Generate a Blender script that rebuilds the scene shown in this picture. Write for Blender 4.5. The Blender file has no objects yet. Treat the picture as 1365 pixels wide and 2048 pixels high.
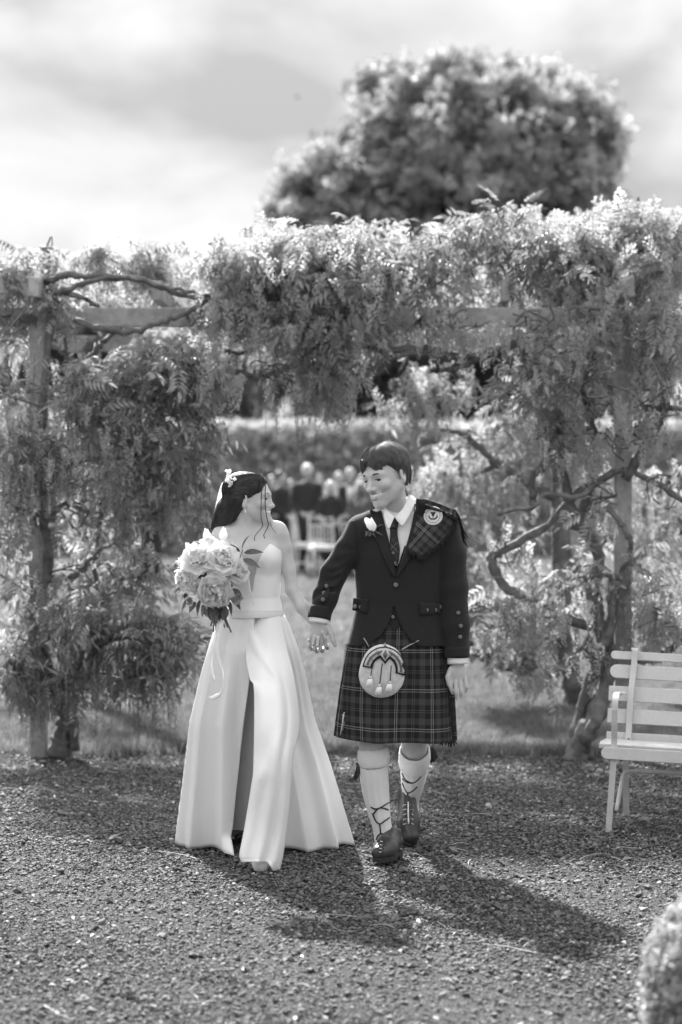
import bpy, bmesh, math, random
import numpy as np
from mathutils import Vector, Matrix, Euler
from mathutils.bvhtree import BVHTree

random.seed(7); RNG = np.random.default_rng(11)
SC = bpy.context.scene
COL = SC.collection
F = 4836.0; CX = 682.5; HY = 927.0; EYE = 1.72      # lens in photo pixels, horizon line, eye height

# ------------------------------------------------------------------ camera
cam = bpy.data.cameras.new('camera'); camo = bpy.data.objects.new('camera', cam); COL.objects.link(camo)
camo.location = (0, 0, EYE); camo.rotation_euler = (math.radians(90), 0, 0)
cam.sensor_fit = 'VERTICAL'; cam.sensor_height = 36.0; cam.lens = 85.0
cam.shift_y = -(1024 - HY) / 2048.0
cam.clip_start = 0.1; cam.clip_end = 3000
cam.dof.use_dof = True; cam.dof.focus_distance = 10.35; cam.dof.aperture_fstop = 2.3
SC.camera = camo

# ------------------------------------------------------------------ sky and sun
SUN_EL = math.radians(40); SUN_AZ_DIR = Vector((-0.30, 0.95, 0)).normalized()   # towards the sun: behind the arch, to the left
wd = bpy.data.worlds.new('World'); SC.world = wd; wd.use_nodes = True
nt = wd.node_tree; nt.nodes.clear()
def N(t, typ, **kw):
    n = t.nodes.new(typ)
    for k, v in kw.items(): setattr(n, k, v)
    return n
out = N(nt, 'ShaderNodeOutputWorld'); bg = N(nt, 'ShaderNodeBackground'); sky = N(nt, 'ShaderNodeTexSky')
sky.sky_type = 'NISHITA'; sky.sun_disc = False; sky.sun_elevation = SUN_EL
sky.sun_rotation = math.atan2(SUN_AZ_DIR.x, SUN_AZ_DIR.y)
sky.air_density = 1.0; sky.dust_density = 3.0; sky.ozone_density = 1.0
bw = N(nt, 'ShaderNodeRGBToBW'); nt.links.new(sky.outputs[0], bw.inputs[0])
tc = N(nt, 'ShaderNodeTexCoord'); mp = N(nt, 'ShaderNodeMapping')
mp.inputs['Scale'].default_value = (1.0, 1.0, 2.1); mp.inputs['Location'].default_value = (3.06, 3.81, 1.76)
nt.links.new(tc.outputs['Generated'], mp.inputs[0])
no = N(nt, 'ShaderNodeTexNoise'); no.inputs['Scale'].default_value = 7.0; no.inputs['Detail'].default_value = 5
no.inputs['Roughness'].default_value = 0.48; no.inputs['Distortion'].default_value = 0.25
nt.links.new(mp.outputs[0], no.inputs['Vector'])
rmp = N(nt, 'ShaderNodeValToRGB'); e = rmp.color_ramp.elements
e[0].position = 0.36; e[0].color = (0.52,)*3 + (1,); e[1].position = 0.66; e[1].color = (1,)*3 + (1,); e3 = e.new(0.50); e3.color = (0.80,)*3 + (1,)
nt.links.new(no.outputs['Fac'], rmp.inputs[0])
mul = N(nt, 'ShaderNodeMath', operation='MULTIPLY'); nt.links.new(bw.outputs[0], mul.inputs[0]); nt.links.new(rmp.outputs[0], mul.inputs[1])
cl = N(nt, 'ShaderNodeMath', operation='MULTIPLY'); nt.links.new(rmp.outputs[0], cl.inputs[0]); cl.inputs[1].default_value = 2.34      # bright cloud cover
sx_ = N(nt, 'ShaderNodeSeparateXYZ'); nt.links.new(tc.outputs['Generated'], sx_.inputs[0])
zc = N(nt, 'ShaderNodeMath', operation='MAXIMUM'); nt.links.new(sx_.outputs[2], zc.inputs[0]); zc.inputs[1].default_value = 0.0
ov = N(nt, 'ShaderNodeMath', operation='MULTIPLY_ADD'); nt.links.new(zc.outputs[0], ov.inputs[0]); ov.inputs[1].default_value = 1.3; ov.inputs[2].default_value = 0.92   # cloud layer brightened overhead, out of view, as added fill on the couple
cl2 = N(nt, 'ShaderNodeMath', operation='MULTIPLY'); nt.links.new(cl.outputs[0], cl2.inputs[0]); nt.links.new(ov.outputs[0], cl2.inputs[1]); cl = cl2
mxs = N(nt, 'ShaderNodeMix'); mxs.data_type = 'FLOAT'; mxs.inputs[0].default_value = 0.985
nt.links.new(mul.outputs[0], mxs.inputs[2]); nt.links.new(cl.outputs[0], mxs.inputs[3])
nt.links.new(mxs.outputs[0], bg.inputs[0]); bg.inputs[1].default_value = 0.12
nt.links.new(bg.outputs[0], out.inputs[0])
sun = bpy.data.lights.new('sun', 'SUN'); suno = bpy.data.objects.new('sun', sun); COL.objects.link(suno)
sun.energy = 5.0; sun.angle = math.radians(1.6); sun.color = (1, 1, 1)
to_sun = Vector((SUN_AZ_DIR.x * math.cos(SUN_EL), SUN_AZ_DIR.y * math.cos(SUN_EL), math.sin(SUN_EL)))
suno.rotation_euler = to_sun.to_track_quat('Z', 'Y').to_euler(); suno.location = to_sun * 60
vs = SC.view_settings; vs.view_transform = 'Standard'; vs.look = 'None'; vs.exposure = 1.85; vs.gamma = 1.0; vs.use_curve_mapping = False
SC.cycles.use_denoising = True; SC.cycles.use_adaptive_sampling = True; SC.cycles.adaptive_threshold = 0.03
SC.cycles.max_bounces = 6; SC.cycles.transparent_max_bounces = 6; SC.cycles.diffuse_bounces = 4; SC.cycles.glossy_bounces = 3
SC.cycles.transmission_bounces = 3; SC.cycles.caustics_reflective = False; SC.cycles.caustics_refractive = False

# ------------------------------------------------------------------ helpers
def P(px, py, d):
    """photo pixel + distance along the view axis -> world point"""
    return np.array([(px - CX) * d / F, d, EYE - (py - HY) * d / F])
def GD(py): return EYE * F / (py - HY)               # ground distance of a pixel row
def G(px, py): return P(px, py, GD(py))

MATS = {}
def mat(name, v, rough=0.6, var=None, bump=None, trans=0.0, rnd=0.0, spec=0.3, sheen=0.0, coat=0.0, coords='Object', var2=None, ramp=None):
    """procedural grey material: var=(scale, amount) mottling, bump=(scale, strength, distance), rnd=per-object variation"""
    if name in MATS: return MATS[name]
    m = bpy.data.materials.new(name); m.use_nodes = True; t = m.node_tree
    b = t.nodes['Principled BSDF']; L = t.links.new
    b.inputs['Roughness'].default_value = rough; b.inputs['Specular IOR Level'].default_value = spec
    if sheen: b.inputs['Sheen Weight'].default_value = sheen
    if coat: b.inputs['Coat Weight'].default_value = coat; b.inputs['Coat Roughness'].default_value = 0.2
    tcn = N(t, 'ShaderNodeTexCoord')
    val = N(t, 'ShaderNodeValue'); val.outputs[0].default_value = v; cur = val.outputs[0]
    for vv in (var, var2):
        if vv:
            nz = N(t, 'ShaderNodeTexNoise'); nz.inputs['Scale'].default_value = vv[0]; nz.inputs['Detail'].default_value = 4
            L(tcn.outputs[coords], nz.inputs['Vector'])
            mr = N(t, 'ShaderNodeMapRange'); mr.inputs['From Min'].default_value = 0.28; mr.inputs['From Max'].default_value = 0.72
            mr.inputs['To Min'].default_value = 1 - vv[1]; mr.inputs['To Max'].default_value = 1 + vv[1]
            L(nz.outputs['Fac'], mr.inputs['Value'])
            mm = N(t, 'ShaderNodeMath', operation='MULTIPLY'); L(cur, mm.inputs[0]); L(mr.outputs[0], mm.inputs[1]); cur = mm.outputs[0]
    if rnd:
        oi = N(t, 'ShaderNodeObjectInfo'); mr = N(t, 'ShaderNodeMapRange')
        mr.inputs['To Min'].default_value = 1 - rnd; mr.inputs['To Max'].default_value = 1 + rnd
        L(oi.outputs['Random'], mr.inputs['Value'])
        mm = N(t, 'ShaderNodeMath', operation='MULTIPLY'); L(cur, mm.inputs[0]); L(mr.outputs[0], mm.inputs[1]); cur = mm.outputs[0]
        if ramp:                                     # a few much paler pieces among the rest
            gt = N(t, 'ShaderNodeMath', operation='GREATER_THAN'); L(oi.outputs['Random'], gt.inputs[0]); gt.inputs[1].default_value = 1 - ramp[0]
            ml = N(t, 'ShaderNodeMath', operation='MULTIPLY_ADD'); L(gt.outputs[0], ml.inputs[0]); ml.inputs[1].default_value = ramp[1]; L(cur, ml.inputs[2]); cur = ml.outputs[0]
    cc = N(t, 'ShaderNodeCombineColor'); [L(cur, cc.inputs[i]) for i in range(3)]
    L(cc.outputs[0], b.inputs['Base Color'])
    if bump:
        nz = N(t, 'ShaderNodeTexNoise'); nz.inputs['Scale'].default_value = bump[0]; nz.inputs['Detail'].default_value = 3
        L(tcn.outputs[coords], nz.inputs['Vector'])
        bp = N(t, 'ShaderNodeBump'); bp.inputs['Strength'].default_value = bump[1]; bp.inputs['Distance'].default_value = bump[2] if len(bump) > 2 else 0.005
        L(nz.outputs['Fac'], bp.inputs['Height']); L(bp.outputs[0], b.inputs['Normal'])
    if trans:
        o = t.nodes['Material Output']; tr = N(t, 'ShaderNodeBsdfTranslucent'); mx = N(t, 'ShaderNodeMixShader')
        L(cc.outputs[0], tr.inputs[0]); mx.inputs[0].default_value = trans
        L(b.outputs[0], mx.inputs[1]); L(tr.outputs[0], mx.inputs[2]); L(mx.outputs[0], o.inputs[0])
    MATS[name] = m; return m

def mesh(name, verts, faces, m=None, smooth=True, uv=None):
    me = bpy.data.meshes.new(name)
    verts = np.asarray(verts, dtype=np.float32).reshape(-1, 3)
    if isinstance(faces, np.ndarray) and faces.ndim == 2:
        n, k = faces.shape
        me.vertices.add(len(verts)); me.vertices.foreach_set('co', verts.ravel())
        me.loops.add(n * k); me.loops.foreach_set('vertex_index', faces.astype(np.int32).ravel())
        me.polygons.add(n); me.polygons.foreach_set('loop_start', np.arange(0, n * k, k, dtype=np.int32))
        me.update(calc_edges=True); me.validate()
    else:
        me.from_pydata([tuple(map(float, q)) for q in verts], [], [tuple(map(int, q)) for q in faces]); me.update()
    if smooth: me.polygons.foreach_set('use_smooth', np.ones(len(me.polygons), dtype=bool))
    if uv is not None:
        l = me.uv_layers.new(name='UVMap'); vi = np.zeros(len(me.loops), dtype=np.int32); me.loops.foreach_get('vertex_index', vi)
        l.data.foreach_set('uv', np.asarray(uv, dtype=np.float32)[vi].ravel())
    if m: me.materials.append(m)
    return me
def ob(name, me, parent=None, loc=None):
    o = bpy.data.objects.new(name, me); COL.objects.link(o)
    if parent is not None: o.parent = parent; o.matrix_parent_inverse = Matrix.Translation(-Vector(parent.location)) if parent.type == 'EMPTY' and parent.rotation_euler[:] == (0, 0, 0) else Matrix.Identity(4)
    if loc is not None: o.location = tuple(loc)
    return o
def tag(o, label, cat, group=None):
    o['label'] = label; o['category'] = cat
    if group: o['group'] = group
    return o
def empty(name, loc, label, cat, group=None):
    o = bpy.data.objects.new(name, None); COL.objects.link(o); o.location = tuple(map(float, loc)); o.empty_display_size = 0.1
    return tag(o, label, cat, group)
def structure(o): o['kind'] = 'structure'; return o
def stuff(o): o['kind'] = 'stuff'; return o
def solid(o, th, off=0.0):
    md = o.modifiers.new('solid', 'SOLIDIFY'); md.thickness = th; md.offset = off; return o
def subd(o, n=1):
    md = o.modifiers.new('sub', 'SUBSURF'); md.levels = n; md.render_levels = n; return o

class MB:                                             # collects pieces of ONE mesh
    def __init__(s): s.v = []; s.f = []; s.n = 0
    def add(s, v, f):
        v = np.asarray(v, float).reshape(-1, 3); s.v.append(v); s.f += [tuple(int(i) + s.n for i in q) for q in f]; s.n += len(v)
    def box(s, c, sz, R=None, bev=0.0):
        c = np.asarray(c, float); h = np.asarray(sz, float) / 2
        if bev:
            vs = []
            for sx in (-1, 1):
                for sy in (-1, 1):
                    for sz_ in (-1, 1):
                        k = np.array([sx, sy, sz_], float)
                        for ax in range(3):
                            q = k * (h - bev); q[ax] = k[ax] * h[ax]; vs.append(q)
            bmx = bmesh.new(); [bmx.verts.new(q) for q in vs]; bmesh.ops.convex_hull(bmx, input=bmx.verts); bmx.verts.index_update()
            v = np.array([q.co[:] for q in bmx.verts]); f = [[w.index for w in p.verts] for p in bmx.faces]; bmx.free()
        else:
            v = np.array([[x, y, z] for x in (-1, 1) for y in (-1, 1) for z in (-1, 1)], float) * h
            f = [(0, 1, 3, 2), (4, 6, 7, 5), (0, 4, 5, 1), (2, 3, 7, 6), (0, 2, 6, 4), (1, 5, 7, 3)]
        if R is not None: v = v @ np.asarray(R, float).T
        s.add(v + c, f)
    def tube(s, pts, rad, ring=8, cap=True, flat=None):
        v, f = tube_geo(pts, rad, ring, cap, flat); s.add(v, f)
    def build(s, name, m=None, parent=None, smooth=True):
        return ob(name, mesh(name, np.concatenate(s.v), s.f, m, smooth), parent)

def crom(pts, n):
    """Catmull-Rom resample of a polyline of any dimension"""
    p = np.asarray(pts, float)
    if len(p) == 2: return p[0] + (p[1] - p[0]) * np.linspace(0, 1, n)[:, None]
    q = np.vstack([2 * p[0] - p[1], p, 2 * p[-1] - p[-2]])
    u = np.linspace(0, len(p) - 1 - 1e-9, n); i = u.astype(int); t = (u - i)[:, None]
    a, b, c, d = q[i], q[i + 1], q[i + 2], q[i + 3]
    return 0.5 * (2 * b + (c - a) * t + (2 * a - 5 * b + 4 * c - d) * t ** 2 + (3 * b - a - 3 * c + d) * t ** 3)
def tube_geo(pts, rad, ring=8, cap=True, flat=None):
    p = np.asarray(pts, float); n = len(p); rad = np.broadcast_to(np.asarray(rad, float), (n,))
    tg = np.gradient(p, axis=0); tg /= np.linalg.norm(tg, axis=1)[:, None] + 1e-9
    up = np.array([0, 0, 1.0]) if abs(tg[0][2]) < 0.9 else np.array([0, 1.0, 0])
    nx = np.cross(tg[0], up); nx /= np.linalg.norm(nx); vs = []
    a = np.linspace(0, 2 * np.pi, ring, endpoint=False)
    for i in range(n):
        nx = nx - tg[i] * np.dot(nx, tg[i]); nx /= np.linalg.norm(nx) + 1e-9; ny = np.cross(tg[i], nx)
        k = 1.0 if flat is None else flat
        vs.append(p[i] + rad[i] * (np.cos(a)[:, None] * nx + k * np.sin(a)[:, None] * ny))
    v = np.concatenate(vs); f = []
    for i in range(n - 1):
        for j in range(ring):
            k = (j + 1) % ring; f.append((i * ring + j, i * ring + k, (i + 1) * ring + k, (i + 1) * ring + j))
    if cap: f.append(tuple(range(ring))[::-1]); f.append(tuple((n - 1) * ring + j for j in range(ring)))
    return v, f
def tube_obj(name, pts, rad, m, parent=None, ring=8, flat=None):
    b = MB(); b.tube(pts, rad, ring, True, flat); return b.build(name, m, parent)
def snoise(X, Y, Z, f, seed=0, n=6):
    r = np.random.default_rng(seed); o = 0
    for i in range(n):
        d = r.normal(size=3); d *= f * r.uniform(0.6, 1.5) / np.linalg.norm(d)
        o = o + np.sin(X * d[0] + Y * d[1] + Z * d[2] + r.uniform(0, 6.28))
    return o / n

# ---- smooth implicit solids (one continuous surface per body) -------------------------------------------
def axis(*segs):
    o = [np.arange(a, b, h) for a, b, h in segs]; return np.concatenate(o + [[segs[-1][1]]])
class Field:
    def __init__(s, ax, ay, az):
        s.a = [np.asarray(q, np.float32) for q in (ax, ay, az)]; s.v = np.full([len(q) for q in s.a], 0.5, np.float32); s.R = np.eye(3); s.c = np.zeros(3); s.k = 1.0
    def frame(s, R=None, c=None, k=1.0):
        s.R = np.eye(3) if R is None else np.asarray(R); s.c = np.zeros(3) if c is None else np.asarray(c, float); s.k = k
    def W(s, p): return s.R @ (np.asarray(p, float) * s.k) + s.c
    def _sl(s, lo, hi):
        return tuple(slice(max(0, np.searchsorted(a, l) - 1), min(len(a), np.searchsorted(a, h) + 1)) for a, l, h in zip(s.a, lo, hi))
    def _xyz(s, sl): return [a[q].reshape([-1 if i == j else 1 for j in range(3)]) for i, (a, q) in enumerate(zip(s.a, sl))]
    def put(s, fn, lo, hi, k=0.01, mode='add'):
        m = abs(k) + 0.025; sl = s._sl(np.asarray(lo) - m, np.asarray(hi) + m)
        if any(q.stop <= q.start for q in sl): return
        d = fn(*s._xyz(sl)).astype(np.float32); a = s.v[sl]
        if mode == 'sub': d = -d; a = -a; d, a = a, -d; 
        if mode == 'add':
            h = np.maximum(k - np.abs(a - d), 0) / k; s.v[sl] = np.minimum(a, d) - h * h * k / 4
        else:
            A = s.v[sl]; B = -fn(*s._xyz(sl)).astype(np.float32); h = np.maximum(k - np.abs(A - B), 0) / k; s.v[sl] = np.maximum(A, B) + h * h * k / 4
    def cone(s, p0, p1, r0, r1, k=0.01, mode='add'):
        p0, p1 = s.W(p0), s.W(p1); r0 *= s.k; r1 *= s.k; v = p1 - p0; L2 = float(v @ v) + 1e-12; R = max(r0, r1)
        def fn(X, Y, Z):
            t = np.clip(((X - p0[0]) * v[0] + (Y - p0[1]) * v[1] + (Z - p0[2]) * v[2]) / L2, 0, 1)
            return np.sqrt((X - p0[0] - t * v[0]) ** 2 + (Y - p0[1] - t * v[1]) ** 2 + (Z - p0[2] - t * v[2]) ** 2) - (r0 + (r1 - r0) * t)
        s.put(fn, np.minimum(p0, p1) - R, np.maximum(p0, p1) + R, k, mode)
    def chain(s, pts, k=0.01, kk=0.004, mode='add'):     # pts (x,y,z,r)
        for i, (a, b) in enumerate(zip(pts[:-1], pts[1:])): s.cone(a[:3], b[:3], a[3], b[3], k if i == 0 else max(kk, 0.004), mode)
    def ell(s, c, r, k=0.01, mode='add', R=None):
        c = s.W(c); r = np.asarray(r, float) * s.k; M = s.R if R is None else s.R @ np.asarray(R); Mi = M.T; m = r.max()
        def fn(X, Y, Z):
            x, y, z = X - c[0], Y - c[1], Z - c[2]
            q = [Mi[i][0] * x + Mi[i][1] * y + Mi[i][2] * z for i in range(3)]
            k0 = np.sqrt(sum((q[i] / r[i]) ** 2 for i in range(3))); k1 = np.sqrt(sum((q[i] / r[i] ** 2) ** 2 for i in range(3))) + 1e-9
            return k0 * (k0 - 1) / k1
        s.put(fn, c - m, c + m, k, mode)
    def loft(s, rows, k=0.02, e=2.3, mode='add', extra=0.0):
        """rows (z, cx, cy, a, b): stacked super-ellipses"""
        r = np.array(sorted(rows), float); zs = r[:, 0]
        def fn(X, Y, Z):
            cx, cy, a, b = [np.interp(Z, zs, r[:, i]) for i in (1, 2, 3, 4)]
            a = a + extra; b = b + extra
            q = (np.abs((X - cx) / a) ** e + np.abs((Y - cy) / b) ** e) ** (1 / e)
            d = (q - 1) * np.minimum(a, b)
            return np.maximum(d, np.maximum(zs[0] - Z, Z - zs[-1]) + 0 * d)
        lo = [(r[:, 1] - r[:, 3]).min() - extra, (r[:, 2] - r[:, 4]).min() - extra, zs[0]]; hi = [(r[:, 1] + r[:, 3]).max() + extra, (r[:, 2] + r[:, 4]).max() + extra, zs[-1]]
        s.put(fn, lo, hi, k, mode)
    def noise(s, amp, f, seed=0, fn=None):
        X, Y, Z = s._xyz((slice(None),) * 3); w = 1 if fn is None else fn(X, Y, Z)
        s.v += (amp * w * snoise(X, Y, Z, f, seed)).astype(np.float32)
    def poly(s, fn2, inside=True):
        """keep (or cut) what lies inside fn2(X,Y,Z) < 0"""
        d = fn2(*s._xyz((slice(None),) * 3)).astype(np.float32)
        s.v = np.maximum(s.v, d if inside else -d)
    def mesh(s, name, m, smooth_it=1):
        v = s.v; a = s.a; sg = v < 0
        def cor(i, j, k): return sg[i:sg.shape[0] - 1 + i, j:sg.shape[1] - 1 + j, k:sg.shape[2] - 1 + k]
        cnt = np.zeros([q - 1 for q in v.shape], np.int8)
        for i in (0, 1):
            for j in (0, 1):
                for k in (0, 1): cnt += cor(i, j, k)
        act = (cnt > 0) & (cnt < 8); ijk = np.argwhere(act); idx = np.full(act.shape, -1, np.int32); idx[act] = np.arange(len(ijk))
        pos = np.zeros((len(ijk), 3)); n = np.zeros(len(ijk))
        I = ijk.T
        for ax in range(3):
            o = [q for q in range(3) if q != ax]
            for c1 in (0, 1):
                for c2 in (0, 1):
                    A = [0, 0, 0]; A[o[0]] = c1; A[o[1]] = c2; B = list(A); B[ax] = 1
                    va = v[I[0] + A[0], I[1] + A[1], I[2] + A[2]]; vb = v[I[0] + B[0], I[1] + B[1], I[2] + B[2]]
                    mk = (va < 0) != (vb < 0); t = np.where(mk, va / np.where(mk, va - vb, 1), 0)
                    q = np.zeros((len(ijk), 3)); q[:, o[0]] = c1; q[:, o[1]] = c2; q[:, ax] = t
                    pos += q * mk[:, None]; n += mk
        pos /= n[:, None]; w = np.zeros_like(pos)
        for ax in range(3):
            A = a[ax]; w[:, ax] = A[I[ax]] + pos[:, ax] * (A[I[ax] + 1] - A[I[ax]])
        quads = []
        for ax in range(3):
            o = [q for q in range(3) if q != ax]
            s0 = [slice(1, -1)] * 3; s1 = [slice(1, -1)] * 3; s0[ax] = slice(0, -1); s1[ax] = slice(1, None)
            e0 = sg[tuple(s0)]; e1 = sg[tuple(s1)]; E = np.argwhere(e0 != e1)
            if not len(E): continue
            fl = e0[tuple(E.T)]; base = E.copy(); base[:, o[0]] += 1; base[:, o[1]] += 1
            def cell(d1, d2):
                c = base.copy(); c[:, o[0]] += d1; c[:, o[1]] += d2; return idx[tuple(c.T)]
            q = np.stack([cell(-1, -1), cell(0, -1), cell(0, 0), cell(-1, 0)], 1)
            if ax == 1: fl = ~fl
            q[~fl] = q[~fl][:, ::-1]; quads.append(q)
        quads = np.concatenate(quads); quads = quads[(quads >= 0).all(1)]
        for _ in range(smooth_it):
            acc = np.zeros_like(w); c = np.zeros(len(w))
            for i in range(4):
                np.add.at(acc, quads[:, i], w[quads[:, (i + 1) % 4]]); np.add.at(c, quads[:, i], 1)
                np.add.at(acc, quads[:, (i + 1) % 4], w[quads[:, i]]); np.add.at(c, quads[:, (i + 1) % 4], 1)
            w = 0.5 * w + 0.5 * acc / np.maximum(c, 1)[:, None]
        return mesh(name, w, quads, m)
def polyfn(pts):
    """signed distance in the X-Z plane to a closed outline of world (x, z)"""
    p = np.asarray(pts, float)
    def fn(X, Y, Z):
        d = np.full(np.broadcast_shapes(X.shape, Z.shape), 1e9); ins = np.zeros(d.shape, bool)
        for i in range(len(p)):
            a, b = p[i], p[(i + 1) % len(p)]; e = b - a
            t = np.clip(((X - a[0]) * e[0] + (Z - a[1]) * e[1]) / (e @ e + 1e-12), 0, 1)
            d = np.minimum(d, (X - a[0] - t * e[0]) ** 2 + (Z - a[1] - t * e[1]) ** 2)
            c = ((a[1] > Z) != (b[1] > Z)) & (X < (b[0] - a[0]) * (Z - a[1]) / (b[1] - a[1] + 1e-12) + a[0]); ins ^= c
        d = np.sqrt(d); return np.where(ins, -d, d) + 0 * Y
    return fn
def bvh_of(me): return BVHTree.FromPolygons([v.co[:] for v in me.vertices], [p.vertices[:] for p in me.polygons])
def front(bvhs, px, py, off=0.0, dd=10.4):
    """point on the front of a garment under a photo pixel, lifted off by a few millimetres"""
    o = Vector((0, 0, EYE)); q = Vector(P(px, py, dd)) - o; q.normalize(); best = None
    for b in (bvhs if isinstance(bvhs, (list, tuple)) else [bvhs]):
        h = b.ray_cast(o, q, 30)
        if h[0] is not None and (best is None or h[3] < best): best = h[3]
    if best is None: return None
    return np.array(o + q * (best - off))
def front2(bvhs, px, py, off=0.0, dd=10.35):
    q = front(bvhs, px, py, off, dd); return P(px, py, dd) if q is None else q
def strip(name, L, R, n, m, bvh, off, th, mt, parent, dd=10.4, rot=0.0, ppm=463.0, bulge=0.0, smooth=2):
    """a piece of cloth laid on a garment between two edge lines given in photo pixels"""
    A, B = crom(L, n), crom(R, n); pp = np.zeros((n, m, 2))
    for j in range(m): t = j / (m - 1); pp[:, j] = A + (B - A) * t
    pts = np.zeros((n, m, 3)); dep = np.full((n, m), np.nan)
    for i in range(n):
        for j in range(m):
            h = front(bvh, pp[i, j, 0], pp[i, j, 1], 0, dd) if bvh else None
            dep[i, j] = dd if h is None and not bvh else (np.nan if h is None else h[1])
    mean = np.nanmedian(dep) if np.isfinite(dep).any() else dd
    dep = np.where(np.isfinite(dep), dep, mean)
    for _ in range(smooth):
        q = np.pad(dep, 1, mode='edge'); dep = np.minimum(dep, (q[:-2, 1:-1] + q[2:, 1:-1] + q[1:-1, :-2] + q[1:-1, 2:]) / 4)
    uu = np.sin(np.pi * np.linspace(0, 1, m))[None, :]
    dep = dep - off - bulge * uu
    for i in range(n):
        for j in range(m): pts[i, j] = P(pp[i, j, 0], pp[i, j, 1], dep[i, j])
    v = pts.reshape(-1, 3); f = np.array([(i * m + j, i * m + j + 1, (i + 1) * m + j + 1, (i + 1) * m + j) for i in range(n - 1) for j in range(m - 1)])
    c, s = math.cos(rot), math.sin(rot); q = pp.reshape(-1, 2) / ppm
    uv = np.stack([q[:, 0] * c + q[:, 1] * s, -q[:, 0] * s + q[:, 1] * c], 1)
    o = ob(name, mesh(name, v, f, mt, True, uv), parent)
    if th: solid(o, th, 0)
    return o, pts

# ---- countless small pieces, instanced on points ---------------------------------------------------------
def proto(name, me): return bpy.data.objects.new(name, me)
def scatter(name, pts, eul, scl, protos, parent=None, pick=None):
    pts = np.asarray(pts, np.float32); n = len(pts)
    me = bpy.data.meshes.new(name); me.vertices.add(n); me.vertices.foreach_set('co', pts.ravel()); me.update()
    a = me.attributes.new('rot', 'FLOAT_VECTOR', 'POINT'); a.data.foreach_set('vector', np.asarray(eul, np.float32).ravel())
    scl = np.asarray(scl, np.float32); scl = np.repeat(scl[:, None], 3, 1) if scl.ndim == 1 else scl
    a = me.attributes.new('scl', 'FLOAT_VECTOR', 'POINT'); a.data.foreach_set('vector', scl.ravel())
    a = me.attributes.new('pick', 'INT', 'POINT'); a.data.foreach_set('value', (RNG.integers(0, len(protos), n) if pick is None else np.asarray(pick)).astype(np.int32))
    for p in protos:
        for m in p.data.materials:
            if m and m.name not in [q.name for q in me.materials]: me.materials.append(m)
    o = ob(name, me, parent); stuff(o)
    g = bpy.data.node_groups.new(name, 'GeometryNodeTree')
    g.interface.new_socket('Geometry', in_out='INPUT', socket_type='NodeSocketGeometry'); g.interface.new_socket('Geometry', in_out='OUTPUT', socket_type='NodeSocketGeometry')
    gi = N(g, 'NodeGroupInput'); go = N(g, 'NodeGroupOutput'); ip = N(g, 'GeometryNodeInstanceOnPoints'); j = N(g, 'GeometryNodeJoinGeometry')
    for p in reversed(protos):
        oi = N(g, 'GeometryNodeObjectInfo'); oi.inputs['Object'].default_value = p; oi.inputs['As Instance'].default_value = True
        g.links.new(oi.outputs['Geometry'], j.inputs[0])
    def attr(nm, ty):
        q = N(g, 'GeometryNodeInputNamedAttribute'); q.data_type = ty; q.inputs['Name'].default_value = nm
        return [s for s in q.outputs if s.enabled][0]
    er = N(g, 'FunctionNodeEulerToRotation'); g.links.new(attr('rot', 'FLOAT_VECTOR'), er.inputs[0]); g.links.new(er.outputs[0], ip.inputs['Rotation'])
    g.links.new(attr('scl', 'FLOAT_VECTOR'), ip.inputs['Scale'])
    ip.inputs['Pick Instance'].default_value = True; g.links.new(attr('pick', 'INT'), ip.inputs['Instance Index'])
    g.links.new(gi.outputs[0], ip.inputs['Points']); g.links.new(j.outputs[0], ip.inputs['Instance']); g.links.new(ip.outputs[0], go.inputs[0])
    md = o.modifiers.new('scatter', 'NODES'); md.node_group = g
    return o
def rpt(n): return RNG.normal(size=(n, 3))
def clumpy(p, f=5.0, th=-.12, seed=5):
    return p[snoise(p[:, 0], p[:, 1], p[:, 2], f, seed, 7) + RNG.normal(size=len(p)) * .08 > th]
def in_blob(b, n, soft=0.0):
    """n points through an uneven blob (px, py, distance, half-width px, half-height px, half-depth m)"""
    u = rpt(n); u /= np.linalg.norm(u, axis=1)[:, None]; u *= RNG.uniform(0.15, 1, n)[:, None] ** (1 / 2.2); g_ = RNG.uniform(size=n) < soft; u[g_] = np.clip(rpt(n)[g_] * .52, -1.2, 1.2)
    px = b[0] + u[:, 0] * b[3]; py = b[1] + u[:, 2] * b[4]; d = b[2] + u[:, 1] * b[5]
    c = b[2]                                          # the blob is laid out at its own distance, in metres
    return np.stack([(px - CX) * c / F, d, EYE - (py - HY) * c / F], 1)
# ================================================================== ground
def sheet(name, xs, ys, zf, m):
    X, Y = np.meshgrid(xs, ys, indexing='ij'); Z = zf(X, Y); n, k = X.shape
    v = np.stack([X, Y, Z], -1).reshape(-1, 3); I = np.arange(n * k).reshape(n, k)
    f = np.stack([I[:-1, :-1], I[1:, :-1], I[1:, 1:], I[:-1, 1:]], -1).reshape(-1, 4)
    return structure(ob(name, mesh(name, v, f, m)))
m_lawn = mat('lawn_soil', 0.12, 0.9, var=(1.1, 0.25), var2=(14, 0.35), bump=(60, 0.6, 0.02), spec=0.1)
m_gravel = mat('gravel_bed', 0.035, 0.9, var=(0.9, 0.25), var2=(90, 0.6), bump=(110, 1.0, 0.012), spec=0.15)
def gz(x, y): return 0 * x
sheet('lawn', np.concatenate([[-900, -300, -100, -40], np.linspace(-15, 15, 61), [40, 100, 300, 900]]),
      np.concatenate([[-60, -10], np.linspace(0, 60, 121), [80, 120, 200, 400, 800, 1500]]), lambda x, y: -0.012 + 0.006 * np.sin(x * 1.7 + y) * (y > 15), m_lawn)
def edge(x): return 14.35 + 0.12 * np.sin(x * 1.9 + 1) + 0.06 * np.sin(x * 5.3) - 0.10 * (x > 0.8)
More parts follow.
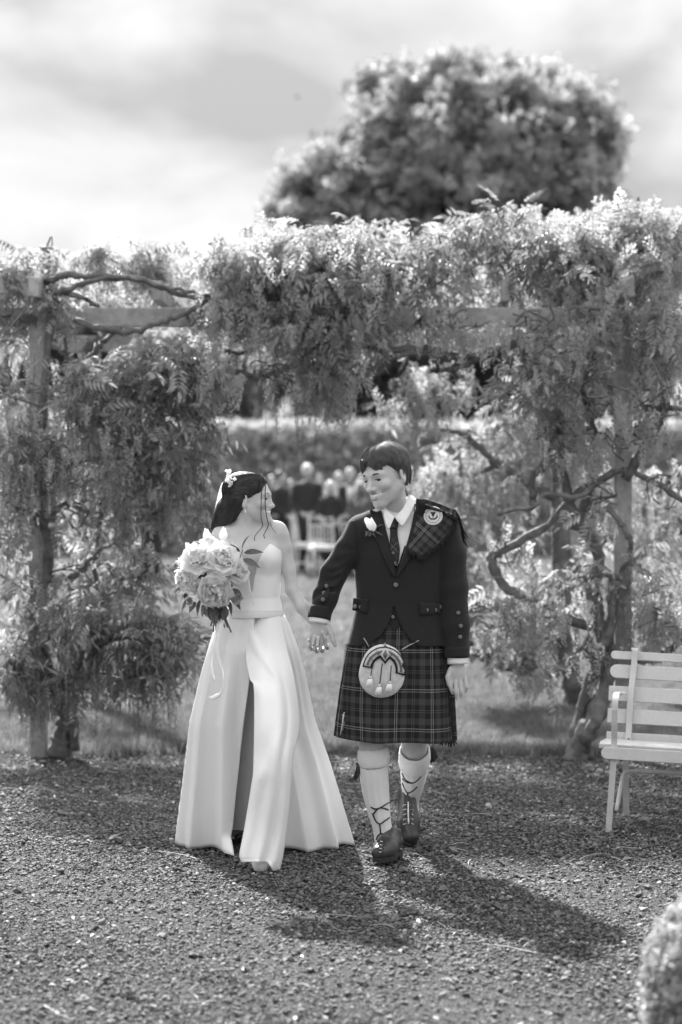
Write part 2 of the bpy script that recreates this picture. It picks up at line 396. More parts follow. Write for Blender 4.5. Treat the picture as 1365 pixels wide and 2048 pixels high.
# gravel path: a sheet whose far edge wanders along the grass
xs = np.linspace(-6, 6, 121); ts = np.linspace(0, 1, 40); V_ = []; n_ = len(ts)
for x in xs:
    for t in ts: V_.append((x, -4 + (edge(x) + 4) * t, 0.003 * math.sin(x * 3 + t * 40)))
I = np.arange(len(V_)).reshape(len(xs), n_)
structure(ob('gravel_path', mesh('gravel_path', V_, np.stack([I[:-1, :-1], I[1:, :-1], I[1:, 1:], I[:-1, 1:]], -1).reshape(-1, 4), m_gravel)))

# pebbles: real chips of stone, instanced
m_peb = mat('pebble', 0.12, 0.8, var=(60, 0.25), rnd=0.48, spec=0.2, ramp=(0.03, 0.16))
pebs = []
for i in range(6):
    b_ = bmesh.new(); r_ = np.random.default_rng(i)
    for q in range(11):
        u = r_.normal(size=3); u /= np.linalg.norm(u); b_.verts.new(u * np.array([1, r_.uniform(.6, .9), r_.uniform(.38, .58)]))
    bmesh.ops.convex_hull(b_, input=b_.verts); me_ = bpy.data.meshes.new('pebble'); b_.to_mesh(me_); b_.free(); me_.materials.append(m_peb); pebs.append(proto('pebble', me_))
n_ = 235000
yy = np.sqrt(RNG.uniform(6.7 ** 2, 14.6 ** 2, n_)); xx = RNG.uniform(-1, 1, n_) * (yy * 0.158 + 0.95)
k_ = yy < edge(xx) + RNG.normal(size=n_) * 0.06; xx, yy = xx[k_], yy[k_]; n_ = len(xx)
sc_ = 0.0068 * np.exp(RNG.normal(size=n_) * 0.38)
scatter('gravel', np.stack([xx, yy, sc_ * RNG.uniform(0.0, 0.75, n_)], 1), RNG.uniform(0, 6.28, (n_, 3)) * np.array([.055, .055, 1]), sc_, pebs)

# grass blades
m_grass = mat('grass_blade', 0.22, 0.6, rnd=0.35, trans=0.35, spec=0.2)
def tuft(seed, nb, h):
    r = np.random.default_rng(seed); b = MB()
    for i in range(nb):
        a = r.uniform(0, 6.28); o = r.normal(size=2) * 0.02; w = r.uniform(.0016, .0030); hh = h * r.uniform(.5, 1.15); ln = r.uniform(.1, .8) * hh
        d = np.array([math.cos(a), math.sin(a)]); s = np.array([-d[1], d[0]]) * w
        pts = []
        for t, ww in ((0, 1), (.55, .8), (1, .05)):
            c = o + d * ln * t ** 2
            pts += [(c[0] - s[0] * ww, c[1] - s[1] * ww, hh * t), (c[0] + s[0] * ww, c[1] + s[1] * ww, hh * t)]
        b.add(pts, [(0, 1, 3, 2), (2, 3, 5, 4)])
    return proto('grass_tuft', mesh('grass_tuft', np.concatenate(b.v), b.f, m_grass))
tf = [tuft(i, 12, 0.055) for i in range(4)]
n1, n2 = 40000, 36000
y1 = RNG.uniform(14.2, 20, n1); x1 = RNG.uniform(-1, 1, n1) * (y1 * .15 + 1.6); k1 = y1 > edge(x1) - RNG.exponential(0.05, n1); x1, y1 = x1[k1], y1[k1]
y2 = 20 + 26 * RNG.uniform(0, 1, n2) ** 1.3; x2 = RNG.uniform(-1, 1, n2) * (y2 * .16 + 2.0)
gx, gy = np.r_[x1, x2], np.r_[y1, y2]; n_ = len(gx)
gs = np.r_[RNG.uniform(.5, 1.05, len(x1)) * np.where(y1 < edge(x1) + .25, 1.45, 1), RNG.uniform(.8, 1.5, n2)]
scatter('grass', np.stack([gx, gy, -0.008 + 0 * gx], 1), np.stack([RNG.normal(size=n_) * .15, RNG.normal(size=n_) * .15, RNG.uniform(0, 6.28, n_)], 1), gs, tf)

# ================================================================== trees, hedge
m_bark = mat('bark', 0.085, 0.9, var=(9, 0.4), bump=(26, 0.9, 0.03), spec=0.1)
def clump_mesh(name, seed, n, r, ls, m, asp=0.5, ny=4):
    rr = np.random.default_rng(seed); v = []; f = []
    for i in range(n):
        c = rr.normal(size=3); c *= r * rr.uniform(.3, 1) / np.linalg.norm(c)
        a = rr.normal(size=3); a /= np.linalg.norm(a); b = np.cross(a, rr.normal(size=3)); b /= np.linalg.norm(b); s = ls * rr.uniform(.6, 1.3)
        k = len(v); nrm = np.cross(a, b)
        v += [c - a * s, c + b * s * asp - nrm * s * .12, c + a * s, c - b * s * asp - nrm * s * .12]; f += [(k, k + 1, k + 2), (k, k + 2, k + 3)]
    return mesh(name, v, f, m, False)
def tree(name, label, base, blobs, dens, leaf, group=None, protos=None, trunk_r=0.25, limbs=True, top=None):
    t = empty(name, base, label, 'tree', group)
    z0 = base[2]; cs = np.array([P(b[0], b[1], b[2]) for b in blobs]); base = np.asarray(base, float)
    mid = cs.mean(0) if top is None else np.asarray(top); b = MB()
    b.tube(crom([base + (0, 0, -.1), base + (mid - base) * .25 + (.1, 0, 0), base + (mid - base) * .6, mid], 14), np.linspace(trunk_r, trunk_r * .35, 14), 10)
    b.build('trunk', m_bark, t)
    if limbs:
        for q, bl in zip(cs, blobs):
            s0 = base + (mid - base) * random.uniform(.25, .6)
            tube_obj('limb', crom([s0, (s0 + q) / 2 + rpt(1)[0] * .25, s0 + (q - s0) * .95], 10), np.linspace(trunk_r * .35, .02, 10), m_bark, t, 6)
    pts = np.concatenate([in_blob(bl, int(dens * bl[6]), .75) for bl in blobs]); pts = clumpy(pts, 4.6 if len(blobs) > 12 else 2.4, -.03 if len(blobs) > 12 else -.25, 12); n = len(pts)
    scatter('crown', pts, RNG.uniform(0, 6.28, (n, 3)), RNG.uniform(.6, 1.3, n), protos, t)
    return t
m_oak = mat('tree_leaf', 0.36, 0.5, rnd=0.6, trans=0.4, spec=0.35)
m_shr = mat('shrub_leaf', 0.17, 0.55, rnd=0.4, trans=0.4, spec=0.3)
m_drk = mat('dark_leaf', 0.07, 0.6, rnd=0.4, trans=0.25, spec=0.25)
oak = [proto('leaf_clump', clump_mesh('leaf_clump', i, 18, .27, .085, m_oak)) for i in range(4)]
shr = [proto('leaf_clump', clump_mesh('leaf_clump', 10 + i, 16, .22, .075, m_shr)) for i in range(4)]
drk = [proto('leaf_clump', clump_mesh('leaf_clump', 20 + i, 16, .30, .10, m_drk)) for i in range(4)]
D = 62.0
bl = [(905, 190, D, 110, 75, 2.4, 1.2), (800, 205, D, 85, 75, 2.2, .9), (1010, 205, D, 120, 80, 2.5, 1.2), (1115, 215, D, 90, 70, 2.0, .8),
      (1170, 235, D - .6, 62, 45, 1.3, .42), (760, 300, D, 70, 85, 2.0, .8), (870, 300, D - .5, 130, 95, 2.8, 1.7), (1010, 310, D - .6, 130, 95, 2.8, 1.7), (1120, 315, D, 85, 75, 2.0, .8),
      (1175, 345, D, 48, 50, 1.3, .32), (720, 375, D, 80, 60, 1.8, .7), (640, 390, D, 60, 45, 1.3, .38), (585, 385, D, 44, 36, 1.0, .2), (690, 430, D, 120, 45, 1.8, .7), (830, 410, D, 130, 75, 2.5, 1.4), (980, 415, D, 150, 75, 2.6, 1.5),
      (1120, 410, D, 100, 60, 2.0, .8), (1190, 420, D, 55, 40, 1.3, .3), (790, 480, D, 160, 60, 2.4, 1.2), (970, 490, D, 190, 60, 2.6, 1.4), (900, 145, D, 75, 36, 1.2, .3), (1085, 160, D, 60, 34, 1.2, .26), (1205, 235, D, 34, 26, .7, .1), (780, 150, D, 50, 32, 1, .18), (690, 330, D, 60, 60, 1.4, .4), (650, 372, D, 70, 50, 1.3, .4), (740, 430, D, 90, 60, 1.6, .6), (600, 420, D, 60, 36, 1.0, .25), (850, 130, D, 70, 36, 1.2, .3), (970, 135, D, 80, 40, 1.4, .4)]
bl = [(q[0], q[1] + 20 * (q[1] < 330), *q[2:]) for q in bl]
for q in bl[:]:                                          # ragged sprays breaking the outline
    for k in range(3):
        a_ = random.uniform(0, 6.28); bl.append((q[0] + math.cos(a_) * q[3] * .85, min(500, q[1] + math.sin(a_) * q[4] * .85), D + random.uniform(-1.5, 1.5), random.uniform(16, 34), random.uniform(14, 28), .6, .09))
tree('oak_tree', 'tall dark broad-crowned tree rising against the sky behind the pergola', P(885, 1061, D), bl, 860, .11, None, oak, 0.42, True, P(920, 380, D))
# hedge across the far side of the lawn
hg = empty('garden_hedge', (0, 46, 0), 'long clipped grey-toned hedge across the lawn behind the wedding guests', 'hedge')
hb = MB(); hb.box((0, 47.0, 1.16), (34, 1.5, 2.36), None, .12)
hb.build('hedge_core', mat('hedge_core', 0.2, .9, var=(3, .4), bump=(12, 1, .1)), hg)
hc = [proto('leaf_clump', clump_mesh('leaf_clump', 40 + i, 18, .15, .055, mat('hedge_leaf', .48, .6, rnd=.35, trans=.3))) for i in range(4)]
n_ = 11000; hx = RNG.uniform(-11, 11, n_); hz = RNG.uniform(0, 2.4, n_); hy = 46.2 + RNG.normal(size=n_) * .08; tp = RNG.uniform(size=n_) < .22; hy = np.where(tp, RNG.uniform(46.2, 47.7, n_), hy); hz = np.where(tp, 2.38 + RNG.normal(size=n_) * .04, hz)
scatter('hedge_foliage', np.stack([hx, hy, hz], 1), RNG.uniform(0, 6.28, (n_, 3)), RNG.uniform(.7, 1.4, n_), hc, hg)
# trees and shrubs beyond the hedge
g_ = 'trees beyond the hedge'
tree('bushy_tree', 'loose pale bushy tree beyond the hedge, left of the bride', P(500, 1055, 54), [(430, 770, 54, 90, 70, 1.2, 1), (530, 790, 54, 80, 60, 1.1, 1), (620, 780, 54, 70, 70, 1.1, .9), (480, 700, 54, 90, 45, 1, .8), (580, 720, 54, 80, 50, 1, .8)], 340, .1, g_, shr, .14)
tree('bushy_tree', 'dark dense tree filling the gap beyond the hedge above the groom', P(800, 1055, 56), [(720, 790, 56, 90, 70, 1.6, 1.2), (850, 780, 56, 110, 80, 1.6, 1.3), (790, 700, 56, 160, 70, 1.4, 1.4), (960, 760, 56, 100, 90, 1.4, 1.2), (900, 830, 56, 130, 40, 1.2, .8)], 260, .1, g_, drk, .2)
tree('bushy_tree', 'pale mixed tree beyond the hedge behind the twisted vine', P(1150, 1055, 55), [(1090, 780, 55, 110, 80, 1.4, 1), (1210, 760, 55, 110, 90, 1.4, 1), (1320, 770, 55, 100, 90, 1.4, 1), (1200, 680, 55, 160, 60, 1.2, 1)], 320, .1, g_, shr, .16)
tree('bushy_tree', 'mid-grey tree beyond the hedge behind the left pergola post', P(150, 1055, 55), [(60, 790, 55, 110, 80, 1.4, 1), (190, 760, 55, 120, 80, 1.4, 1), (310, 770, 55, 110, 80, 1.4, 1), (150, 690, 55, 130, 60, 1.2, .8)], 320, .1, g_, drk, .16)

# clipped box ball close to the lens at the path's edge
m_box = mat('box_leaf', .45, .5, rnd=.35, trans=.3, spec=.3)
bx = empty('box_shrub', (1.10, 6.55, 0), 'small round clipped box shrub at the edge of the gravel', 'shrub')
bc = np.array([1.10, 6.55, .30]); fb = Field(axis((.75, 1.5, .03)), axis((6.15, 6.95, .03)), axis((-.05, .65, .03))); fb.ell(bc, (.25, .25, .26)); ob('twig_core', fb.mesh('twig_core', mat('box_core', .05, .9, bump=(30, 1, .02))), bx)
lc = [proto('leaf_clump', clump_mesh('leaf_clump', 60 + i, 14, .022, .0085, m_box, .6)) for i in range(4)]
n_ = 7000; u_ = rpt(n_); u_ /= np.linalg.norm(u_, axis=1)[:, None]; u_ = u_[u_[:, 2] > -.8]; n_ = len(u_)
rr_ = (.265 + .012 * snoise(u_[:, 0], u_[:, 1], u_[:, 2], 9, 3) + RNG.normal(size=n_) * .008)[:, None]
scatter('foliage', bc + u_ * rr_ * np.array([1, 1, 1.02]), RNG.uniform(0, 6.28, (n_, 3)), RNG.uniform(.7, 1.3, n_), lc, bx)

# ================================================================== pergola
m_wood = mat('pergola_timber', .36, .8, var=(4, .25), var2=(30, .2), bump=(60, .4, .004), spec=.15)
m_woodlt = mat('pergola_lit_timber', .42, .6, var=(10, .15), bump=(50, .3, .003), spec=.2)  # paler timber for the outer rafters, their lit end faces put into the colour
PD, PB = 14.15, 17.25                                  # front row and back row distance
XL = P(78, 0, PD)[0]; XR = P(1246, 0, PD)[0]
pg = empty('pergola', (0.0, PD, 0), 'weathered timber pergola with square posts carrying the wisteria over the path', 'pergola')
for y in (PD, PB):
    for x in (XL, XR):
        b = MB(); b.box((x, y, 1.27), (.10, .10, 2.56), None, .008); b.build('post', m_wood, pg, False)
    b = MB(); b.box(((XL + XR) / 2, y - .005, 2.575), (XR - XL + .5, .055, .112), None, .006); b.build('beam', m_wood, pg, False)
for i, x in enumerate(np.linspace(XL, XR, 6)):
    f_ = .55 if i in (0, 5) else -.10; b = MB(); b.box((x + .005, (PD + PB) / 2 - .02 * (i in (0, 5)), 2.735), (.058, PB - PD + f_, .118), None, .005); b.build('rafter', m_woodlt if i in (0, 5) else m_wood, pg, False)
for z in (1.05, 1.6, 2.1):
    for x in (XL, XR): tube_obj('wire', [(x - .9, PD + .06, z), (x + .9, PD + .06, z + .01)], .002, m_wood, pg, 4)

# ================================================================== wisteria
m_wl = mat('wisteria_leaf', .34, .5, rnd=.35, trans=.48, spec=.35)
m_wf = mat('wisteria_blossom', .50, .6, rnd=.22, trans=.45, spec=.2)
m_ws = mat('wisteria_stalk', .16, .7, rnd=.2, spec=.2)
m_vine = mat('wisteria_bark', .15, .85, var=(14, .45), bump=(45, .9, .012), spec=.15)
def leaf_mesh(seed, L=.23, np_=5):
    r = np.random.default_rng(seed); b = MB(); t = np.linspace(0, 1, 5); dr = r.uniform(.2, .55)
    rc = lambda t: np.array([L * t * (1 - .25 * dr * t), .015 * math.sin(t * 3 + seed), -dr * L * t * t * .8])
    b.tube([rc(q) for q in t], np.linspace(.0016, .0007, 5), 3, False)
    def leaflet(o, d, up, ln, w):
        d = d / np.linalg.norm(d); s = np.cross(d, up); s /= np.linalg.norm(s); n = np.cross(s, d)
        dn = np.array([0, 0, -1.])
        p = [o, o + d * ln * .38 + s * w + n * w * .35 + dn * ln * .05, o + d * ln * .40 + dn * ln * .06, o + d * ln * .38 - s * w + n * w * .35 + dn * ln * .05,
             o + d * ln * .75 + s * w * .6 + n * w * .2 + dn * ln * .2, o + d * ln * .75 - s * w * .6 + n * w * .2 + dn * ln * .2, o + d * ln + dn * ln * .36]
        b.add(p, [(0, 1, 2), (0, 2, 3), (1, 4, 2), (2, 4, 6), (2, 6, 5), (3, 2, 5)])
    for i in range(np_):
        q = .26 + .70 * i / np_; c = rc(q); sz = (.058 + .012 * math.sin(q * 3)) * r.uniform(.85, 1.15)
        for s in (-1, 1): leaflet(c, np.array([.55, s * 1.0, -.25 + r.normal() * .15]), np.array([0, 0, 1.]), sz, .0105 * r.uniform(.9, 1.2))
    leaflet(rc(1.), np.array([1., 0, -.6]), np.array([0, 0, 1.]), .065, .012)
    return mesh('leaf', np.concatenate(b.v), b.f, m_wl, False)
def raceme_mesh(seed, L=.24, nf=62):
    r = np.random.default_rng(seed); b = MB(); b.tube([(0, 0, 0), (.006, 0, -L * .5), (0, .004, -L)], [.0018, .0014, .0006], 3, False)
    for i in range(nf):
        t = .05 + .95 * (i / nf); a = i * 2.4 + r.normal() * .3; R = (.036 * (1 - t) ** .6 + .006) * r.uniform(.6, 1.1)
        c = np.array([math.cos(a) * R, math.sin(a) * R, -L * t + r.normal() * .004]); s = .0105 * (1.15 - .65 * t) * r.uniform(.8, 1.2)
        o = np.array([math.cos(a), math.sin(a), .25]); u = np.cross(o, (0, 0, 1.)); u /= np.linalg.norm(u); w = np.array([0, 0, 1.]) + o * .3
        b.add([c - u * s - w * s * .2, c + u * s - w * s * .2, c + u * s * .7 + w * s + o * s * .6, c - u * s * .7 + w * s + o * s * .6], [(0, 1, 2), (0, 2, 3)])
        b.add([c - u * s * .4 + o * s, c + u * s * .4 + o * s, c + w * -s * .9 + o * s * .4], [(0, 1, 2)])
    return mesh('flower_cluster', np.concatenate(b.v), b.f, m_wf, False)
def spent_mesh(seed, L=.3):
    r = np.random.default_rng(seed); b = MB(); b.tube([(0, 0, 0), (.008, .003, -L * .5), (0, 0, -L)], [.0017, .0014, .0009], 3, False)
    for i in range(34):
        t = .1 + .9 * i / 34; a = r.uniform(0, 6.28); c = np.array([0, 0, -L * t]); o = np.array([math.cos(a), math.sin(a), .5]) * r.uniform(.008, .016)
        u = np.array([-o[1], o[0], 0]) * .3
        b.add([c, c + o + u, c + o * 1.5 + (0, 0, -.004), c + o - u], [(0, 1, 2, 3)])
    return mesh('spent_flower_stalk', np.concatenate(b.v), b.f, m_ws, False)
LEAF = [leaf_mesh(i) for i in range(5)]; RAC = [raceme_mesh(i, .20 + .02 * i) for i in range(4)]; SPT = [spent_mesh(i, .26 + .04 * i) for i in range(3)]
LEAFP = [proto('leaf', m) for m in LEAF]; RACP = [proto('flower_cluster', m) for m in RAC]; SPTP = [proto('spent_flower_stalk', m) for m in SPT]
def vine(name, label, base, trunks, branches, blobs, hang, nl, nf, ns, ind=(220, 220)):
    """blobs: (px,py,d,rx,ry,rd, leaf share, blossom share)"""
    t = empty(name, base, label, 'wisteria', 'wisteria vines on the pergola')
    for pts, r0, r1 in trunks:
        c = crom([P(*q) for q in pts], 40); rr = np.linspace(r0, r1, 40) * (1 + .13 * np.sin(np.arange(40) * .9) + .1 * RNG.normal(size=40))
        tube_obj('trunk', c, rr, m_vine, t, 12)
    for pts, r0, r1 in branches:
        c = crom([P(*q) for q in pts], 30); c[1:-1] += RNG.normal(size=(28, 3)) * .006
        tube_obj('branch', c, np.linspace(r0, r1, 30) * (1 + .1 * RNG.normal(size=30)), m_vine, t, 7)
    W = np.array([q[6] for q in blobs], float); W /= W.sum(); Wf = np.array([q[7] for q in blobs], float); Wf = Wf / Wf.sum() if Wf.sum() else Wf
    # twigs inside every mass of leaves
    tw = MB()
    for q in blobs:
        for _ in range(9 if q[1] > 600 else 3):
            a = in_blob((*q[:3], q[3] * .8, q[4] * .6, q[5]), 2); m_ = a.mean(0) + RNG.normal(size=3) * .03; tw.tube(crom([a[0], m_, a[1]], 6), np.linspace(.007, .003, 6), 4, False)
    stuff(tw.build('twigs', m_vine, t))
    lp = np.concatenate([in_blob(q, max(1, int(nl * w)), .55) for q, w in zip(blobs, W)]); lp = np.concatenate([clumpy(lp[lp[:, 2] > 2.35], 4.2, -.13), clumpy(lp[lp[:, 2] <= 2.35], 5.5, -.07 if base[0] < 0 else -.02)]); n = len(lp)
    le = np.stack([RNG.normal(size=n) * .45, .25 + RNG.normal(size=n) * .45, RNG.uniform(0, 6.28, n)], 1); ls = RNG.uniform(.5, 1.0, n)
    fp = np.concatenate([in_blob(q, max(1, int(nf * w)), .55) for q, w in zip(blobs, Wf) if w > 0]); fp = np.concatenate([clumpy(fp[fp[:, 2] > 2.45], 4.2, -.15, 8), clumpy(fp[fp[:, 2] <= 2.45], 6.5, .10, 6)]); n2 = len(fp)
    tl_ = np.where(fp[:, 2] > 2.6, .5, .16); fe = np.stack([RNG.normal(size=n2) * tl_, RNG.normal(size=n2) * tl_, RNG.uniform(0, 6.28, n2)], 1); fs = RNG.uniform(.5, 1.0, n2)
    # the clusters that show largest are single pieces, the rest one mass
    def split(p, e, s, k, meshes, nm, nm2, protos):
        o = np.argsort(p[:, 1]); a, b_ = o[:k], o[k:]
        for i in a:
            q = bpy.data.objects.new(nm, meshes[i % len(meshes)]); COL.objects.link(q); q.parent = t; q.location = Vector(p[i]) - Vector(t.location); q.rotation_euler = e[i]; q.scale = (s[i],) * 3
        if len(b_): scatter(nm2, p[b_], e[b_], s[b_], protos, t)
    split(lp, le, ls, ind[0], LEAF, 'leaf', 'foliage', LEAFP)
    split(fp, fe, fs, ind[1], RAC, 'flower_cluster', 'blossom', RACP)
    if ns:
        sp = np.concatenate([in_blob(q, max(1, int(ns / len(hang)))) for q in hang]); n3 = len(sp)
        scatter('spent_flower_stalks', sp, np.stack([RNG.normal(size=n3) * .06, RNG.normal(size=n3) * .06, RNG.uniform(0, 6.28, n3)], 1), RNG.uniform(.7, 1.3, n3), SPTP, t)
    return t
a = 14.0
vine('wisteria_vine', 'wisteria on the left post, short thick dark trunk and drooping leaves beside the bride', G(119, 1512),
     [([(119, 1515, 14.1), (128, 1470, 14.1), (136, 1430, 14.05), (116, 1383, 14.05), (108, 1350, 14.05)], .068, .05),
      ([(108, 1360, 14.05), (64, 1205 + 60, 13.98), (66, 1205, 13.98), (93, 1154, 14.0), (95, 1073, 14.0), (77, 1028, 14.0), (80, 900, 14.0), (95, 700, 14.02), (110, 590, 14.05)], .035, .022)],
     [([(112, 1360, 14.05), (139, 1347, 14), (180, 1312, 13.95), (225, 1273, 13.9), (300, 1262, 13.85), (380, 1255, 13.8)], .032, .008),
      ([(112, 1375, 14.05), (64, 1347, 14), (20, 1335, 13.9), (-30, 1345, 13.9)], .03, .015),
      ([(150, 1500, 14.05), (142, 1400, 14.0), (150, 1340, 14.0), (215, 1250, 14.1), (190, 1150, 14.1), (210, 1000, 14.1)], .028, .012),
      ([(80, 990, 14.0), (140, 930, 13.9), (250, 912, 13.85), (330, 905, 13.8), (410, 925, 13.8)], .02, .006),
      ([(85, 1060, 14), (130, 1010, 13.9), (180, 1020, 13.9), (215, 990, 13.85)], .018, .007),
      ([(93, 1160, 14), (150, 1150, 13.9), (200, 1100, 13.85), (260, 1090, 13.8)], .018, .006),
      ([(93, 565, 14.1), (130, 548, 14), (169, 552, 14), (281, 560, 14), (362, 588, 14.05), (440, 600, 14.1)], .024, .015),
      ([(93, 575, 14.1), (120, 585, 13.95), (170, 566, 13.95), (250, 552, 13.95), (330, 575, 13.98), (420, 590, 14)], .018, .01),
      ([(95, 580, 14.05), (150, 590, 13.95), (200, 612, 13.98)], .02, .01),
      ([(150, 640, 14.0), (197, 658, 13.98), (267, 661, 13.96), (316, 644, 13.96), (352, 632, 13.98), (420, 600, 14.05)], .022, .016),
      ([(120, 800, 14.1), (170, 730, 14.2), (210, 680, 14.3), (260, 640, 14.5)], .022, .014), ([(135, 800, 14.2), (135, 720, 14.2), (130, 675, 14.3)], .012, .009)],
     [(20, 560, 14.2, 75, 50, .4, 5, 9), (20, 640, 13.95, 70, 90, .35, 7, 10), (110, 610, 14.0, 30, 22, .12, 1, 1), (60, 800, 13.9, 110, 75, .4, 14, 8), (200, 760, 13.9, 120, 60, .4, 14, 6), (330, 720, 13.9, 90, 55, .35, 10, 7), (395, 730, 13.9, 70, 70, .4, 9, 8),
      (80, 900, 13.9, 110, 90, .4, 14, 5), (220, 880, 13.9, 120, 90, .4, 13, 4), (350, 860, 13.85, 80, 100, .35, 10, 4), (60, 1020, 14, 90, 90, .4, 10, 3), (190, 1020, 13.95, 100, 80, .4, 9, 3), (310, 1000, 13.9, 80, 90, .3, 8, 3),
      (50, 1160, 14, 80, 80, .4, 9, 2), (170, 1150, 14, 100, 70, .35, 8, 3), (260, 1140, 13.9, 70, 60, .3, 7, 3), (60, 1270, 13.9, 80, 60, .35, 8, 1), (190, 1260, 13.85, 110, 60, .35, 10, 1), (320, 1255, 13.8, 80, 48, .3, 10, 1), (370, 1290, 13.75, 45, 42, .25, 4, 0), (110, 1360, 13.85, 90, 40, .3, 5, 0), (280, 1340, 13.85, 70, 35, .3, 4, 0), (15, 1340, 13.85, 55, 60, .3, 5, 0),
      (195, 520, 14.3, 40, 40, .2, 2, 1), (60, 520, 14.6, 60, 30, .4, 2, 4), (290, 520, 14.6, 50, 30, .3, 2, 3), (195, 500, 14.2, 20, 26, .1, 1, 0), (100, 500, 14.3, 18, 22, .1, .5, 0), (305, 512, 14.4, 26, 20, .1, .8, .5), (45, 515, 14.3, 26, 18, .1, .6, .6)],
     [(100, 800, 13.7, 110, 120, .3), (60, 950, 13.7, 80, 140, .3), (220, 950, 13.7, 120, 100, .3), (370, 930, 13.7, 60, 90, .3), (60, 1330, 13.7, 80, 60, .3), (200, 1340, 13.75, 110, 40, .3), (310, 1330, 13.7, 50, 40, .3), (160, 1200, 13.75, 120, 100, .3)], 3300, 1500, 420)
